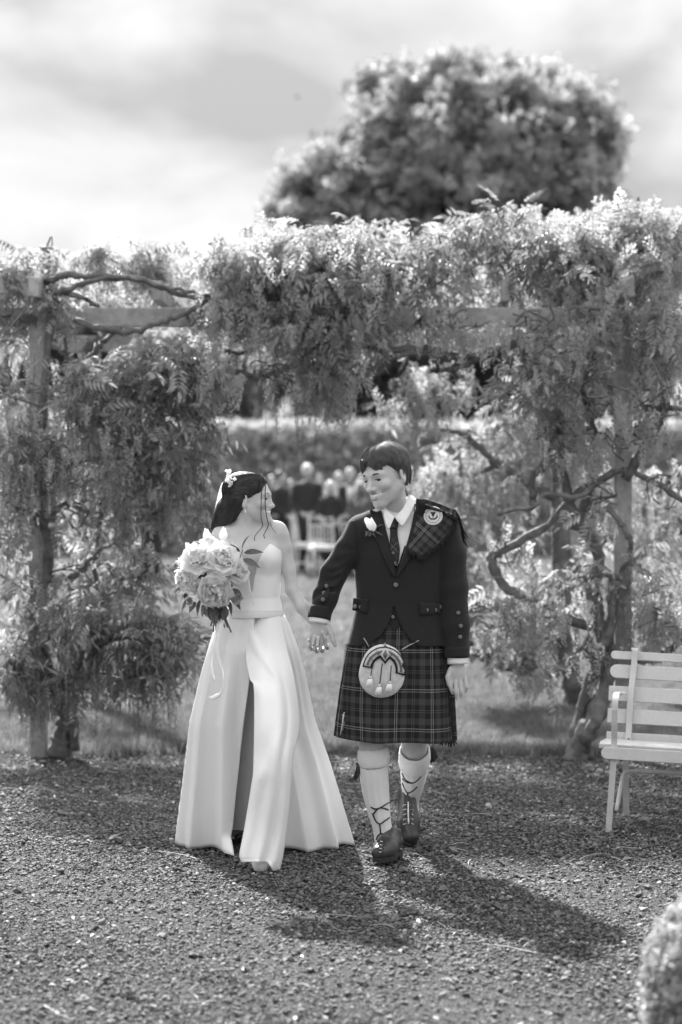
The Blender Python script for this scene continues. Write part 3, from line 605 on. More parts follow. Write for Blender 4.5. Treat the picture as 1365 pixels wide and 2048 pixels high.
vine('wisteria_vine', 'wisteria on the right post with a pale twisted rope-like trunk behind the white bench', G(1150, 1523),
     [([(1150, 1528, 14), (1165, 1480, 13.95), (1190, 1435, 13.95), (1212, 1370, 14), (1216, 1294, 14.02), (1203, 1256, 14.05), (1185, 1180, 14.1)], .062, .04),
      ([(1140, 1525, 13.95), (1150, 1480, 14.0), (1163, 1428, 14.05), (1184, 1351, 13.95), (1205, 1300, 13.92), (1222, 1250, 13.98), (1230, 1150, 14.05)], .04, .03),
      ([(1178, 1525, 14.05), (1175, 1470, 13.88), (1200, 1425, 13.9), (1196, 1350, 14.08), (1190, 1290, 14.1)], .035, .028)],
     [([(1203, 1256, 14.05), (1120, 1230, 14.0), (1060, 1200, 14.2), (1010, 1175, 14.3), (988, 1130, 14.3), (986, 1110, 14.3), (1043, 1085, 14.25), (1108, 1039, 14.2), (1157, 986, 14.2), (1226, 948, 14.05)], .032, .024),
      ([(997, 1031, 13.8), (1010, 1024, 13.8), (1066, 1015, 13.8), (1092, 990, 13.85), (1157, 990, 13.9), (1241, 940, 14.0), (1310, 967, 14.0), (1380, 1010, 13.9)], .010, .02),
      ([(1185, 1180, 14.1), (1195, 1100, 14.15), (1140, 1010, 14.2), (1125, 900, 14.2), (1120, 820, 14.2), (1150, 720, 14.2)], .036, .02),
      ([(1150, 1060, 14.2), (1180, 980, 14.25), (1190, 880, 14.25), (1170, 780, 14.2), (1200, 680, 14.1)], .03, .018),
      ([(1215, 1010, 13.96), (1250, 1060, 13.95), (1262, 1100, 13.98), (1240, 1160, 14)], .016, .016),
      ([(1066, 1010, 14.1), (1064, 960, 14.1), (1085, 930, 14.1), (1100, 880, 14.1)], .022, .014),
      ([(1250, 960, 14), (1300, 880, 14), (1330, 800, 14), (1335, 740, 14), (1310, 650, 14.05)], .03, .026),
      ([(1216, 1290, 14.0), (1280, 1320, 13.9), (1330, 1310, 13.85), (1380, 1260, 13.8)], .028, .018),
      ([(1290, 820, 14), (1340, 815, 13.95), (1385, 820, 13.9)], .016, .012),
      ([(718, 688, 14.1), (763, 699, 14.05), (844, 699, 14.05), (930, 712, 14.1), (1020, 690, 14.1), (1100, 660, 14.1)], .016, .03),
      ([(732, 752, 14.0), (767, 723, 14.0), (827, 706, 14.02), (900, 716, 14.1)], .014, .02),
      ([(461, 741, 14.1), (521, 753, 14.05), (577, 734, 14.05), (640, 690, 14.1)], .014, .018),
      ([(450, 700, 14.2), (490, 705, 14.2), (560, 670, 14.2)], .010, .013), ([(880, 740, 14.1), (930, 730, 14.1), (985, 700, 14.1)], .015, .02)],
     [(x_, y_ + 22, 14.15 + .1 * (k_ % 3), 46, 36, .34, 4, 9) for k_, (x_, y_) in enumerate([(450, 500), (520, 492), (570, 468), (640, 470), (695, 452), (770, 470), (855, 480), (905, 455), (950, 440), (1000, 420), (1055, 452), (1110, 462), (1175, 448), (1230, 440), (1285, 422), (1340, 440)])] +
     [(930, 640, 13.95, 80, 38, .2, 5, 8), (1060, 632, 13.95, 90, 38, .2, 5, 9), (1190, 640, 13.9, 70, 46, .2, 5, 8), (480, 625, 13.95, 60, 36, .2, 4, 6), (1000, 418, 14.05, 22, 18, .1, 1, 0), (700, 442, 14.05, 16, 14, .1, .5, 0), (1285, 408, 14.3, 20, 20, .1, .8, 0), (1040, 440, 14.0, 20, 18, .1, .8, .3), (430, 492, 14.1, 22, 16, .1, .7, .4), (840, 462, 14.1, 20, 14, .1, .6, .4)] + [(470, 560, 14.2, 90, 70, .45, 10, 14), (600, 530, 14.2, 100, 75, .5, 11, 18), (720, 520, 14.2, 90, 70, .5, 11, 18), (830, 540, 14.2, 100, 80, .5, 12, 18), (950, 520, 14.1, 90, 95, .5, 13, 20), (1030, 490, 14.1, 70, 70, .45, 9, 14), (1080, 560, 14.1, 100, 80, .5, 13, 18), (1200, 530, 14.1, 110, 85, .5, 13, 18), (1320, 510, 14.2, 90, 90, .5, 12, 18),
      (580, 640, 14.0, 100, 45, .3, 8, 7), (690, 640, 14.0, 90, 60, .3, 8, 9), (850, 640, 14.2, 90, 40, .2, 3, 2), (1110, 690, 13.95, 100, 45, .35, 8, 4), (1330, 650, 13.9, 50, 80, .3, 5, 10),
      (560, 740, 14.1, 90, 50, .3, 3, 6), (680, 740, 14.05, 70, 70, .3, 3, 9), (1060, 740, 13.95, 90, 70, .35, 10, 5), (1190, 770, 13.95, 110, 80, .4, 12, 6), (1320, 800, 13.95, 70, 90, .35, 7, 6),
      (1130, 860, 14, 100, 70, .35, 9, 5), (1260, 880, 14, 100, 70, .35, 9, 4), (1330, 980, 14, 60, 90, .3, 6, 4), (1180, 1150, 14.0, 110, 60, .3, 9, 5), (1080, 1220, 14.0, 60, 60, .3, 5, 4), (1300, 1150, 13.9, 80, 80, .35, 8, 3), (1330, 1240, 13.85, 50, 50, .3, 4, 4), (1060, 1330, 13.95, 50, 45, .3, 3, 3), (1180, 1300, 13.9, 40, 40, .2, 3, 1), (980, 1230, 14.3, 60, 60, .3, 5, 3), (1010, 1110, 14.4, 60, 60, .3, 4, 4), (1200, 1000, 14.1, 50, 50, .3, 2, 2), (400, 640, 14.1, 40, 40, .2, 3, 2)],
     [(600, 740, 14, 110, 60, .3), (1250, 1200, 13.8, 90, 60, .3)], 3000, 4200, 60)
vine('wisteria_vine', 'pale flowering wisteria on the back right post with a dark limb low over the lawn', G(1150, 1412),
     [([(1150, 1415, 17.2), (1150, 1380, 17.1), (1140, 1330, 17.1), (1130, 1200, 17.1), (1120, 1000, 17.1), (1125, 800, 17.1), (1130, 700, 17.1)], .085, .05)],
     [([(1140, 1330, 17.1), (1104, 1344, 17), (1040, 1340, 16.9), (985, 1320, 16.9), (955, 1305, 16.9), (935, 1290, 16.9), (930, 1260, 16.9)], .045, .04),
      ([(1120, 1250, 17.1), (1060, 1240, 17), (1000, 1250, 16.9), (950, 1260, 16.9)], .03, .02), ([(1120, 1000, 17.1), (1000, 930, 17), (930, 870, 17), (880, 860, 17)], .04, .015), ([(1000, 930, 17), (930, 960, 17), (890, 1010, 17)], .02, .01)],
     [(930, 880, 17.2, 70, 45, .4, 5, 12), (1010, 860, 17.2, 60, 50, .4, 5, 10), (880, 950, 17.1, 55, 50, .4, 6, 9), (980, 970, 17.1, 80, 60, .4, 7, 10), (900, 1050, 17.1, 60, 60, .4, 7, 9), (1000, 1060, 17.2, 60, 50, .4, 5, 7), (930, 1150, 17.1, 60, 60, .4, 7, 8), (960, 1230, 17, 70, 55, .4, 7, 7), (1050, 1180, 17.3, 70, 70, .4, 5, 6), (1060, 1280, 17.1, 70, 50, .3, 5, 6), (1000, 1280, 16.9, 50, 30, .3, 3, 4),
      (830, 790, 16.6, 75, 60, .4, 5, 13), (900, 770, 16.8, 60, 60, .4, 4, 9), (1080, 800, 17.1, 80, 60, .4, 5, 8), (1290, 1000, 17.2, 80, 90, .4, 6, 8), (1310, 1120, 17.2, 80, 70, .4, 5, 6), (1330, 1260, 17.2, 60, 50, .4, 3, 5), (1200, 950, 17.2, 80, 60, .4, 4, 6),
      (800, 640, 17.2, 200, 50, .5, 6, 7), (1050, 600, 17.2, 200, 60, .6, 6, 8), (1290, 560, 17.2, 120, 70, .6, 5, 8), (1080, 460, 15.6, 110, 50, .9, 4, 12), (1220, 470, 15.6, 130, 60, .9, 5, 14), (1330, 470, 15.6, 90, 55, .8, 4, 10), (930, 490, 15.7, 120, 40, .9, 4, 10), (960, 570, 15.4, 180, 26, .9, 8, 3), (1240, 565, 15.4, 180, 28, .9, 8, 3)],
     [], 1900, 2500, 0, (60, 60))
vine('wisteria_vine', 'thin wisteria on the back left post trailing along the rear beam', G(150, 1410),
     [([(170, 1412, 17.2), (165, 1300, 17.2), (175, 1100, 17.2), (165, 900, 17.2), (170, 700, 17.2)], .06, .04)],
     [([(170, 700, 17.2), (260, 640, 17.2), (380, 650, 17.2), (520, 660, 17.1), (640, 650, 17.1)], .03, .015), ([(168, 980, 17.2), (240, 930, 17.1), (330, 920, 17.1)], .02, .01), ([(172, 740, 17.2), (100, 690, 17.2), (20, 700, 17.2)], .025, .015)],
     [(60, 560, 17, 100, 55, .6, 5, 9), (190, 545, 16.5, 100, 48, .7, 5, 9), (310, 550, 16.5, 100, 45, .7, 5, 9), (430, 545, 16, 90, 55, .8, 5, 10), (560, 520, 15.8, 110, 50, .9, 5, 13), (690, 510, 15.8, 110, 50, .9, 5, 12), (810, 510, 15.8, 110, 45, .9, 4, 10), (120, 680, 17.2, 140, 40, .4, 4, 5), (330, 680, 17.2, 120, 45, .4, 4, 5), (520, 670, 17.1, 120, 45, .4, 4, 6), (640, 700, 17, 90, 55, .4, 3, 5),
      (80, 850, 17.2, 130, 80, .4, 5, 3), (200, 1000, 17.2, 120, 90, .4, 5, 2), (60, 1080, 17.2, 100, 100, .4, 4, 2), (20, 1220, 17.2, 60, 100, .4, 4, 1), (220, 1130, 17.2, 60, 60, .4, 3, 1), (120, 585, 15.4, 190, 22, .9, 7, 3), (420, 580, 15.4, 190, 22, .9, 8, 3), (700, 575, 15.4, 190, 24, .9, 8, 3)],
     [], 1500, 2000, 0, (50, 50))
# ================================================================== people
def RX(a): c, s = math.cos(a), math.sin(a); return np.array([[1, 0, 0], [0, c, -s], [0, s, c]])
def RY(a): c, s = math.cos(a), math.sin(a); return np.array([[c, 0, s], [0, 1, 0], [-s, 0, c]])
def RZ(a): c, s = math.cos(a), math.sin(a); return np.array([[c, -s, 0], [s, c, 0], [0, 0, 1]])
dg = math.radians
m_skin_m = mat('skin_groom', .50, .48, var=(18, .06), bump=(220, .12, .002), spec=.35)
m_skin_f = mat('skin_bride', .54, .45, var=(18, .05), bump=(220, .08, .002), spec=.35)
m_hair_m = mat('hair_brown', .10, .52, var=(40, .3), spec=.2)
m_hair_f = mat('hair_dark', .05, .6, var=(40, .3), spec=.1)
m_eye = mat('eye_dark', .03, .2, spec=.6); m_eyew = mat('eye_white', .5, .3)
m_brow = mat('eyebrow_hair', .07, .8); m_teeth = mat('teeth', .95, .3, spec=.5); m_lip = mat('lip', .20, .5, spec=.3)

def head(f, R, c, s, fem=False):
    f.frame(R, c, s)
    f.ell((0, .012, .040), (.075, .096, .080), .01)
    f.ell((0, -.030, -.012), (.064, .064, .085), .03)
    j = .050 if fem else .055
    for q in (-1, 1):
        f.cone((q * j, .000, -.045), (q * .012, -.066, -.094), .022, .018, .025)      # jaw line
        f.ell((q * .043, -.064, -.022), (.022, .021, .020), .016)                       # raised cheek
        f.cone((q * .012, -.086, .024), (q * .046, -.070, .022), .009, .008, .018)     # brow
    f.ell((0, -.082 if fem else -.079, -.096), (.019 if fem else .021, .017, .016), .02)                                  # chin
    f.ell((0, -.072, -.060), (.034, .024, .028), .02)                                  # mouth area
    for q in (-1, 1): f.ell((q * .031, -.096, .003), (.017, .013, .010), .014, 'sub')  # eye sockets
    nl = .108 if fem else .112
    f.cone((0, -.086, .014), (0, -nl + (.002 if fem else 0), -.028), .0065 if fem else .0075, .0085 if fem else .0105, .014)
    f.ell((0, -nl - .001, -.030), (.0085, .009, .008) if fem else (.011, .011, .010), .008)
    for q in (-1, 1): f.ell((q * .012, -.097, -.033), (.009, .011, .008), .008)
    for q in (-1, 1):                                                                  # lids
        f.cone((q * .019, -.0845, .0085), (q * .044, -.0755, .0075), .0042, .0036, .008)
        f.cone((q * .021, -.0835, -.0045), (q * .043, -.0755, -.0035), .0040, .0036, .008)
    # smiling mouth: opening with lips above and below
    mo = [(-.034, -.0735, -.0490), (-.026, -.0840, -.0545), (-.014, -.0920, -.0595), (0, -.0950, -.0610), (.014, -.0920, -.0595), (.026, -.0840, -.0545), (.034, -.0735, -.0490)]
    f.chain([(x, y + .002, z, .0030 + .0056 * (1 - (x / .036) ** 2)) for x, y, z in mo], .004, .004, 'sub')
    f.chain([(x, y + .001, z + .0035 + .0070 * (1 - (x / .036) ** 2), .0034) for x, y, z in mo], .006)
    f.chain([(x * .94, y + .002, z - .0035 - .0080 * (1 - (x / .036) ** 2), .0042) for x, y, z in mo], .006)
    for q in (-1, 1): f.chain([(q * .019, -.0970, -.034, .0012), (q * .031, -.0860, -.043, .0016), (q * .0385, -.0735, -.054, .0014)], .007, .005, 'sub')
    for q in (-1, 1):                                                                  # ears
        f.ell((q * .077, .016, -.004), (.009, .021, .033), .010, R=RZ(q * .35) @ RX(.15))
        f.ell((q * .087, .010, .000), (.006, .011, .018), .006, 'sub', R=RZ(q * .35) @ RX(.15))
        f.ell((q * .076, .008, -.030), (.008, .010, .010), .008)
    f.frame()
def HW(R, c, s, p): return R @ (np.asarray(p, float) * s) + c
def face_parts(R, c, s, body, fem=False):
    w = lambda p: HW(R, c, s, p)
    for q in (-1, 1):
        f = Field(*[axis((a - .025, a + .025, .0016)) for a in w((q * .031, -.078, .002))]); f.frame(R, c, s)
        f.ell((q * .0315, -.0765, .0022), (.0142, .0098, .0074), .003); ob('eye', f.mesh('eye', m_eye), body)
        b = MB(); z = .0255 if not fem else .027
        b.tube([w(p) for p in crom([(q * .011, -.0935, z - .003), (q * .026, -.0915, z + .002), (q * .040, -.0835, z + .001), (q * .052, -.0705, z - .006)], 9)], np.array([.8, 1, 1.1, 1.1, 1, .9, .8, .6, .3]) * (.0034 if not fem else .0022) * s, 6)
        b.build('eyebrow', m_brow, body)
        b = MB(); b.tube([w(p) for p in crom([(q * .017, -.0875, .0045), (q * .031, -.0885, .0065), (q * .046, -.0765, .0045)], 7)], .0015 * s, 5); b.build('eyelash', m_brow, body)
    V_ = []; n = 15
    for i in range(n):
        t = -1 + 2 * i / (n - 1); x = .0305 * t; y = -.0955 + .0165 * t * t; z = -.0605 + .0085 * t * t; hh = .0072 * (1 - .5 * t * t)
        for k in (1, 0, -.9): V_.append(w((x, y + (.0015 if k < 0 else 0), z + hh * k + .0005)))
    fs = [(i * 3 + k, (i + 1) * 3 + k, (i + 1) * 3 + k + 1, i * 3 + k + 1) for i in range(n - 1) for k in range(2)]
    solid(ob('teeth', mesh('teeth', V_, fs, m_teeth), body), .002)
    V_ = []
    for i in range(n):
        t = -1 + 2 * i / (n - 1); x = .0345 * t; y = -.0945 + .0200 * t * t; z = -.0605 + .0110 * t * t; hh = .0116 * (1 - .75 * t * t)
        for k in (1, -1.05): V_.append(w((x, y, z + hh * k)))
    ob('mouth', mesh('mouth', V_, [(2 * i, 2 * i + 2, 2 * i + 3, 2 * i + 1) for i in range(n - 1)], mat('mouth_inside', .05, .7)), body)
    for dz, k, r in ((.0118, 1.0, .0018), (-.0128, .92, .0028)):
        b = MB(); b.tube([w(p) for p in crom([(-.032 * k, -.0765, -.0495 + dz * .35), (-.016 * k, -.0930, -.0590 + dz * .9), (0, -.0978, -.0610 + dz), (.016 * k, -.0930, -.0590 + dz * .9), (.032 * k, -.0765, -.0495 + dz * .35)], 13)], np.sin(np.linspace(.3, 2.84, 13)) * r * s, 7); b.build('lip', m_lip, body)
def strands(name, paths, r, m, parent):
    b = MB()
    for p in paths:
        n = len(p); b.tube(p, r * np.concatenate([[.6], np.ones(n - 2), [.25]]), 3, False)
    return stuff(b.build(name, m, parent))

# ------------------------------------------------------------------ GROOM
DG = 10.45; g = lambda px, py, dy=0.0: P(px, py, DG + dy)
gr = empty('person', G(790, 1725), 'smiling dark-haired man in dark jacket, tartan kilt and white hose, walking hand in hand', 'person', 'the couple walking under the pergola')
gR = RY(dg(-9)) @ RZ(dg(-43)) @ RX(dg(7)); gc = g(772, 953, -.03); gs_ = 1.075
hc_ = g(640, 1270, -.06)
fx = Field(axis((hc_[0] - .10, hc_[0] + .10, .003), (hc_[0] + .10, gc[0] - .15, .008), (gc[0] - .15, gc[0] + .16, .0032), (gc[0] + .16, .60, .0035)),
           axis((10.22, 10.58, .0036), (10.58, 11.05, .012)), axis((.22, .48, .008), (.48, .85, .012), (.85, 1.12, .0034), (1.12, 1.46, .012), (1.46, 1.93, .0032)))
head(fx, gR, gc, gs_)
nb = g(795, 1040, .04)
fx.cone(HW(gR, gc, gs_, (0, .022, -.06)), nb, .053, .050, .03)
fx.cone(HW(gR, gc, gs_, (.045, .015, -.05)), g(798, 1030, -.012), .016, .010, .02)
fx.cone(nb, g(797, 1290, .03), .05, .06, .05); fx.cone(g(720, 1066, .03), g(890, 1066, .03), .035, .035, .04)
fx.chain([(*g(722, 1062), .045), (*g(668, 1148), .036), (*g(640, 1225, -.05), .030)], .03, .02)
fx.chain([(*g(890, 1060), .045), (*g(908, 1175), .036), (*g(916, 1300, -.03), .030)], .03, .02)
# his right hand, back to the camera, holding hers
def hp(px, py, dy): return g(px, py, dy)
fx.chain([(*hp(640, 1228, -.05), .027), (*hp(640, 1246, -.055), .026)], .015)
fx.ell(hp(638, 1264, -.062), (.040, .019, .044), .016, R=RY(dg(6)))
for pts in ([(626, 1277, -.066), (620, 1291, -.060), (624, 1298, -.035), (632, 1296, -.015)], [(634, 1281, -.070), (630, 1297, -.062), (634, 1303, -.036), (640, 1298, -.015)],
            [(643, 1281, -.070), (641, 1298, -.060), (645, 1302, -.036), (648, 1296, -.016)], [(651, 1276, -.066), (652, 1291, -.056), (655, 1296, -.034), (656, 1290, -.016)]):
    fx.chain([(*hp(*q), r) for q, r in zip(pts, (.0094, .0090, .0084, .0076))], .003, .002)
fx.chain([(*hp(654, 1252, -.066), .014), (*hp(663, 1268, -.072), .0115), (*hp(667, 1281, -.074), .0100), (*hp(671, 1291, -.070), .0080)], .010, .004)
# his left hand hanging relaxed
fx.chain([(*g(916, 1305, -.03), .027), (*g(916, 1326, -.035), .025)], .015)
fx.ell(g(917, 1345, -.04), (.034, .020, .040), .016)
for pts in ([(903, 1358, -.045), (902, 1377, -.054), (906, 1388, -.044)], [(912, 1362, -.05), (912, 1384, -.058), (914, 1397, -.046)], [(921.5, 1362, -.05), (923, 1383, -.056), (922, 1394, -.042)], [(931, 1356, -.045), (933.5, 1374, -.050), (931, 1384, -.038)]):
    fx.chain([(*g(*q), r) for q, r in zip(pts, (.0092, .0086, .0070))], .003, .002)
fx.chain([(*g(903, 1338, -.045), .0135), (*g(896, 1354, -.055), .0115), (*g(898, 1370, -.056), .0085)], .010, .004)
# legs
fx.chain([(*g(755, 1300, 0), .085), (*g(747, 1470, -.03), .060), (*g(746, 1500, -.03), .055), (*g(750, 1570, .0), .045), (*g(768, 1668, .02), .033)], .04, .02)
fx.chain([(*g(830, 1300, .04), .085), (*g(830, 1462, .18), .058), (*P(829, 1500, 10.64), .056), (*P(828, 1550, 10.78), .042), (*P(822, 1600, 10.94), .033)], .04, .02)
gb = ob('body', fx.mesh('body', m_skin_m, 1), gr); del fx
face_parts(gR, gc, gs_, gb)
# hair: thick side-swept cap with a fringe
wg = lambda p: HW(gR, gc, gs_, p)
fh = Field(*[axis((a - .17, a + .17, .003)) for a in wg((0, .01, .04))]); fh.frame(gR, gc, gs_)
fh.ell((0, .018, .044), (.080, .099, .082), .01)
fh.cone((-.03, .076, .0), (.03, .076, .0), .026, .026, .04); fh.cone((.052, .050, -.02), (.036, .066, -.045), .018, .010, .03); fh.cone((-.052, .050, -.02), (-.036, .066, -.045), .018, .010, .03)
fh.ell((0, -.088, -.032), (.086, .090, .090), .010, 'sub')
for q in (-1, 1): fh.ell((q * .086, .010, -.020), (.022, .024, .034), .008, 'sub')
fh.ell((0, .02, -.10), (.12, .052, .075), .012, 'sub')
hr = ob('hair', fh.mesh('hair', m_hair_m, 1), gr)
def wrap(a): return (a + math.pi) % (2 * math.pi) - math.pi
def locks(R, c, s, nl, per, seed, fn, rad=(.085, .105, .089), ctr=(0, .017, .046), steps=12, tight=.35, wild=.5):
    """hair made of locks: each lock's strands leave the scalp apart and meet towards the tip"""
    r = random.Random(seed); out_ = []
    for j in range(nl):
        pa, lay = fn(j / nl, r)                           # path of (azimuth, elevation) and the layer's height off the head
        pa = crom(pa, steps); sp = r.uniform(.07, .13)
        for k in range(per):
            o1, o2 = r.gauss(0, sp), r.gauss(0, sp * .8); l2 = lay + r.uniform(-.02, .02); cut_ = r.uniform(.82, 1.0); ph = r.uniform(0, 6.28); q_ = []
            for i in range(steps):
                t = i / (steps - 1) * cut_; x = t * (steps - 1); i0 = min(int(x), steps - 2); az, el = pa[i0] + (pa[i0 + 1] - pa[i0]) * (x - i0); w_ = 1 - (1 - tight) * t
                az += o1 * w_ / max(.35, math.cos(el)); el += o2 * w_ * .6; kk = 1 + l2 * math.sin(math.pi * min(1, .15 + t * .85)) + .006 * wild * math.sin(t * 6 + ph)
                q_.append(HW(R, c, s, (ctr[0] + math.sin(az) * rad[0] * kk * math.cos(el), ctr[1] - math.cos(az) * rad[1] * kk * math.cos(el), ctr[2] + rad[2] * kk * math.sin(el))))
            out_.append(np.array(q_))
    return out_
AZ_ = np.radians([-180, -140, -112, -98, -80, -58, -34, -18, -8, 2, 12, 22, 32, 42, 54, 66, 78, 86, 97, 112, 140, 180]); EL_ = [-.95, -.95, -.75, -.25, -.50, -.38, -.16, .08, .44, .36, .16, .00, -.04, .14, .22, .02, -.42, -.55, -.20, -.72, -1.0, -1.0]
def groom_lock(u, r):
    az = r.uniform(-math.pi, math.pi); end = np.interp(az, AZ_, EL_) + r.gauss(.0, .07); f_ = max(0, math.cos(az))
    sw = (.55 if az > -.25 else -.45) * f_ * r.uniform(.5, 1.1); s0 = r.uniform(.95, 1.35) if r.random() < .6 else r.uniform(.35, .95)
    return [(wrap(az - sw), s0), (az - sw * .55, s0 + (end - s0) * .4), (az - sw * .15, s0 + (end - s0) * .75), (az + sw * .15, end)], r.uniform(.01, .075) * (1.2 if f_ > .2 else .7)
strands('hair_strands', locks(gR, gc, gs_, 250, 15, 31, groom_lock), .00115, m_hair_m, hr)
def nape_lock(u, r):
    az = r.uniform(1.72, 4.56); e1 = r.uniform(-.62, -.40); return [(az, r.uniform(.2, .75)), (az + r.gauss(0, .05), .05), (az + r.gauss(0, .05), -.25), (az + r.gauss(0, .08), e1)], r.uniform(-.02, .05)
strands('nape_hair', locks(gR, gc, gs_, 70, 14, 33, nape_lock, (.082, .099, .125), (0, .018, .012)), .00115, m_hair_m, hr)
wisps = []
for i in range(9):
    a = random.uniform(0, 6.28); p0 = wg((math.sin(a) * .02, .03 + math.cos(a) * .03, .130)); d_ = np.array([random.gauss(.006, .006), random.gauss(0, .006), random.uniform(.005, .011)])
    wisps.append(crom([p0, p0 + d_, p0 + d_ * 1.2 + (random.gauss(.012, .006), 0, -.003)], 6))
strands('loose_hairs', wisps, .0006, m_hair_m, hr)

# ---- clothes: shirt, waistcoat, jacket
m_tweed = mat('tweed', .024, .85, var=(500, .5), bump=(900, .5, .002), spec=.15, sheen=.1)
m_dark = mat('dark_cloth', .022, .8, bump=(800, .3, .001), spec=.2)
m_shirt = mat('white_shirt', .80, .7, var=(30, .03), bump=(500, .15, .001), spec=.2)
m_btn = mat('metal_button', .14, .3, spec=.6); m_silver = mat('engraved_silver', .50, .32, var=(260, .35), bump=(300, .6, .002), spec=.7)
def row(py, cx, hw, b, dy=.02): z = g(0, py)[2]; k = DG / F; return (z, (cx - CX) * k, DG + dy, hw * k, b)
jr = [row(1018, 792, 34, .055), row(1030, 800, 72, .072), row(1042, 806, 98, .088), row(1065, 806, 101, .108), row(1110, 802, 93, .126), row(1160, 799, 87, .124), row(1210, 798, 86, .120), row(1250, 796, 92, .124), row(1291, 794, 100, .132)]
LA = [(*g(724, 1060), .062), (*g(697, 1100), .056), (*g(668, 1146, -.01), .056), (*g(651, 1195, -.03), .052), (*g(639, 1236, -.05), .047)]
RA = [(*g(889, 1056), .066), (*g(903, 1110), .062), (*g(908, 1175, -.005), .060), (*g(912, 1250, -.02), .057), (*g(915, 1314, -.03), .051)]
fj = Field(axis((-.20, .60, .0042)), axis((10.24, 10.68, .0044)), axis((.84, 1.56, .0042)))
fj.loft(jr, .02, 2.3); fj.chain(LA, .035, .02); fj.chain(RA, .028, .02)
fj.cone(g(745, 1036), g(800, 1022, .01), .030, .035, .03); fj.cone(g(868, 1036), g(815, 1020, .01), .034, .035, .03)
fj.cone(g(795, 1016, .05), g(795, 1003, .055), .060, .052, .02)                       # collar behind the neck
for px, py, q in ((650, 1226, 0), (925, 1315, 0)): pass
cut = lambda a, nrm: (lambda X, Y, Z: (X - a[0]) * nrm[0] + (Y - a[1]) * nrm[1] + (Z - a[2]) * nrm[2])
lw = np.array([-.22, -.1, -.97]); lw /= np.linalg.norm(lw); A_ = g(638, 1238, -.05)
def trim(X, Y, Z):                                                                       # square off both cuffs and the hem
    d1 = np.where((X < g(690, 0)[0]) & (Z < g(0, 1200)[2]), (X - A_[0]) * lw[0] + (Y - A_[1]) * lw[1] + (Z - A_[2]) * lw[2], -1)
    d2 = np.where(X > g(878, 0)[0], g(0, 1314)[2] - Z, g(0, 1290)[2] + .02 * 0 - Z); return np.maximum(d1, np.where(X > g(690, 0)[0], d2 + 0 * Y, -1))
# sleeve creases round the bent elbow and a long fold at the chest
for l_ in ([(648, 1128), (672, 1124), (700, 1112)], [(640, 1146), (664, 1146), (696, 1132)], [(634, 1166), (660, 1162), (690, 1152)], [(668, 1088), (690, 1098), (704, 1100)], [(630, 1190), (652, 1182), (678, 1180)]):
    fj.chain([(*g(a, b, -.067), .0095) for a, b in l_], .030, .01, 'sub')
fj.noise(.0040, 55, 21, lambda X, Y, Z: np.exp(-((X - g(668, 0)[0]) ** 2 + (Z - g(0, 1150)[2]) ** 2) / .012))
fj.noise(.0022, 34, 22); fj.noise(.0020, 60, 23, lambda X, Y, Z: 1.0 * (X > g(885, 0)[0]))
fj.poly(trim)
xz = lambda l: [(g(a, b)[0], g(a, b)[2]) for a, b in l]
vneck = polyfn(xz([(748, 980), (756, 1018), (768, 1062), (780, 1110), (789, 1152), (797, 1140), (808, 1105), (822, 1060), (834, 1010), (836, 975)]))
low = polyfn(xz([(787, 1208), (783, 1228), (774, 1250), (760, 1270), (742, 1283), (722, 1289), (722, 1310), (862, 1310), (862, 1299), (842, 1293), (822, 1279), (806, 1258), (796, 1234), (790, 1215)]))
fj.poly(lambda X, Y, Z: np.maximum(np.minimum(vneck(X, Y, Z), low(X, Y, Z)), Y - (DG + .0)), False)
jk = fj.mesh('jacket', m_tweed, 1); jko = ob('jacket', jk, gr); B_j = bvh_of(jk); del fj
# shirt and waistcoat under it
sh = [(z, x, y, a * .93 - .004, b * .93 - .008) for z, x, y, a, b in jr]
fs = Field(axis((g(690, 0)[0], g(900, 0)[0], .005)), axis((10.24, 10.66, .005)), axis((1.0, 1.60, .005)))
fs.loft(sh, .02, 2.2); fs.poly(lambda X, Y, Z: g(0, 1130)[2] - Z + 0 * X)
fs.noise(.0015, 60, 31); shm = fs.mesh('shirt', m_shirt); sho = ob('shirt', shm, gr); B_s = bvh_of(shm)
fw = Field(axis((g(690, 0)[0], g(900, 0)[0], .005)), axis((10.24, 10.66, .005)), axis((.84, 1.40, .005)))
fw.loft(sh, .02, 2.2, extra=.004)
wv = polyfn(xz([(690, 1090), (768, 1090), (786, 1128), (790, 1136), (797, 1125), (808, 1090), (905, 1090), (905, 1235), (812, 1238), (788, 1262), (770, 1240), (690, 1235)]))
fw.poly(wv); wm = fw.mesh('waistcoat', m_dark); wo = ob('waistcoat', wm, gr); B_w = bvh_of(wm)
# shirt collar: a standing band and two points
cb = MB(); ncx = g(796, 1016, .012); ring = []
for i in range(33):
    a = i / 32 * 2 * math.pi - math.pi / 2 + .0; ring.append(ncx + np.array([math.cos(a) * .0715, math.sin(a) * .064, .012 - .030 * math.cos(a + math.pi / 2) ** 1 + .020 * math.cos(a)]))
ring = np.array(ring); lo_ = ring + np.array([0, 0, -.046]); hi_ = ring.copy(); hi_[:, :2] = ncx[:2] + (ring[:, :2] - ncx[:2]) * .97
vv = np.concatenate([lo_, hi_]); ff = np.array([(i, i + 1, 34 + i, 33 + i) for i in range(32)])
co = ob('shirt_collar', mesh('shirt_collar', vv, ff, m_shirt), sho); solid(co, .004)
B_c = bvh_of(mesh('tmp', vv, ff))
def patch(name, rows, m, parent, th, n=9, k=9):
    r = [crom([g(*q) for q in row_], k) for row_ in rows]; r = np.array(r); full = np.stack([crom(r[:, j], n) for j in range(k)], 1)
    I = np.arange(n * k).reshape(n, k); o = ob(name, mesh(name, full.reshape(-1, 3), np.stack([I[:-1, :-1], I[1:, :-1], I[1:, 1:], I[:-1, 1:]], -1).reshape(-1, 4), m), parent); solid(o, th); return o
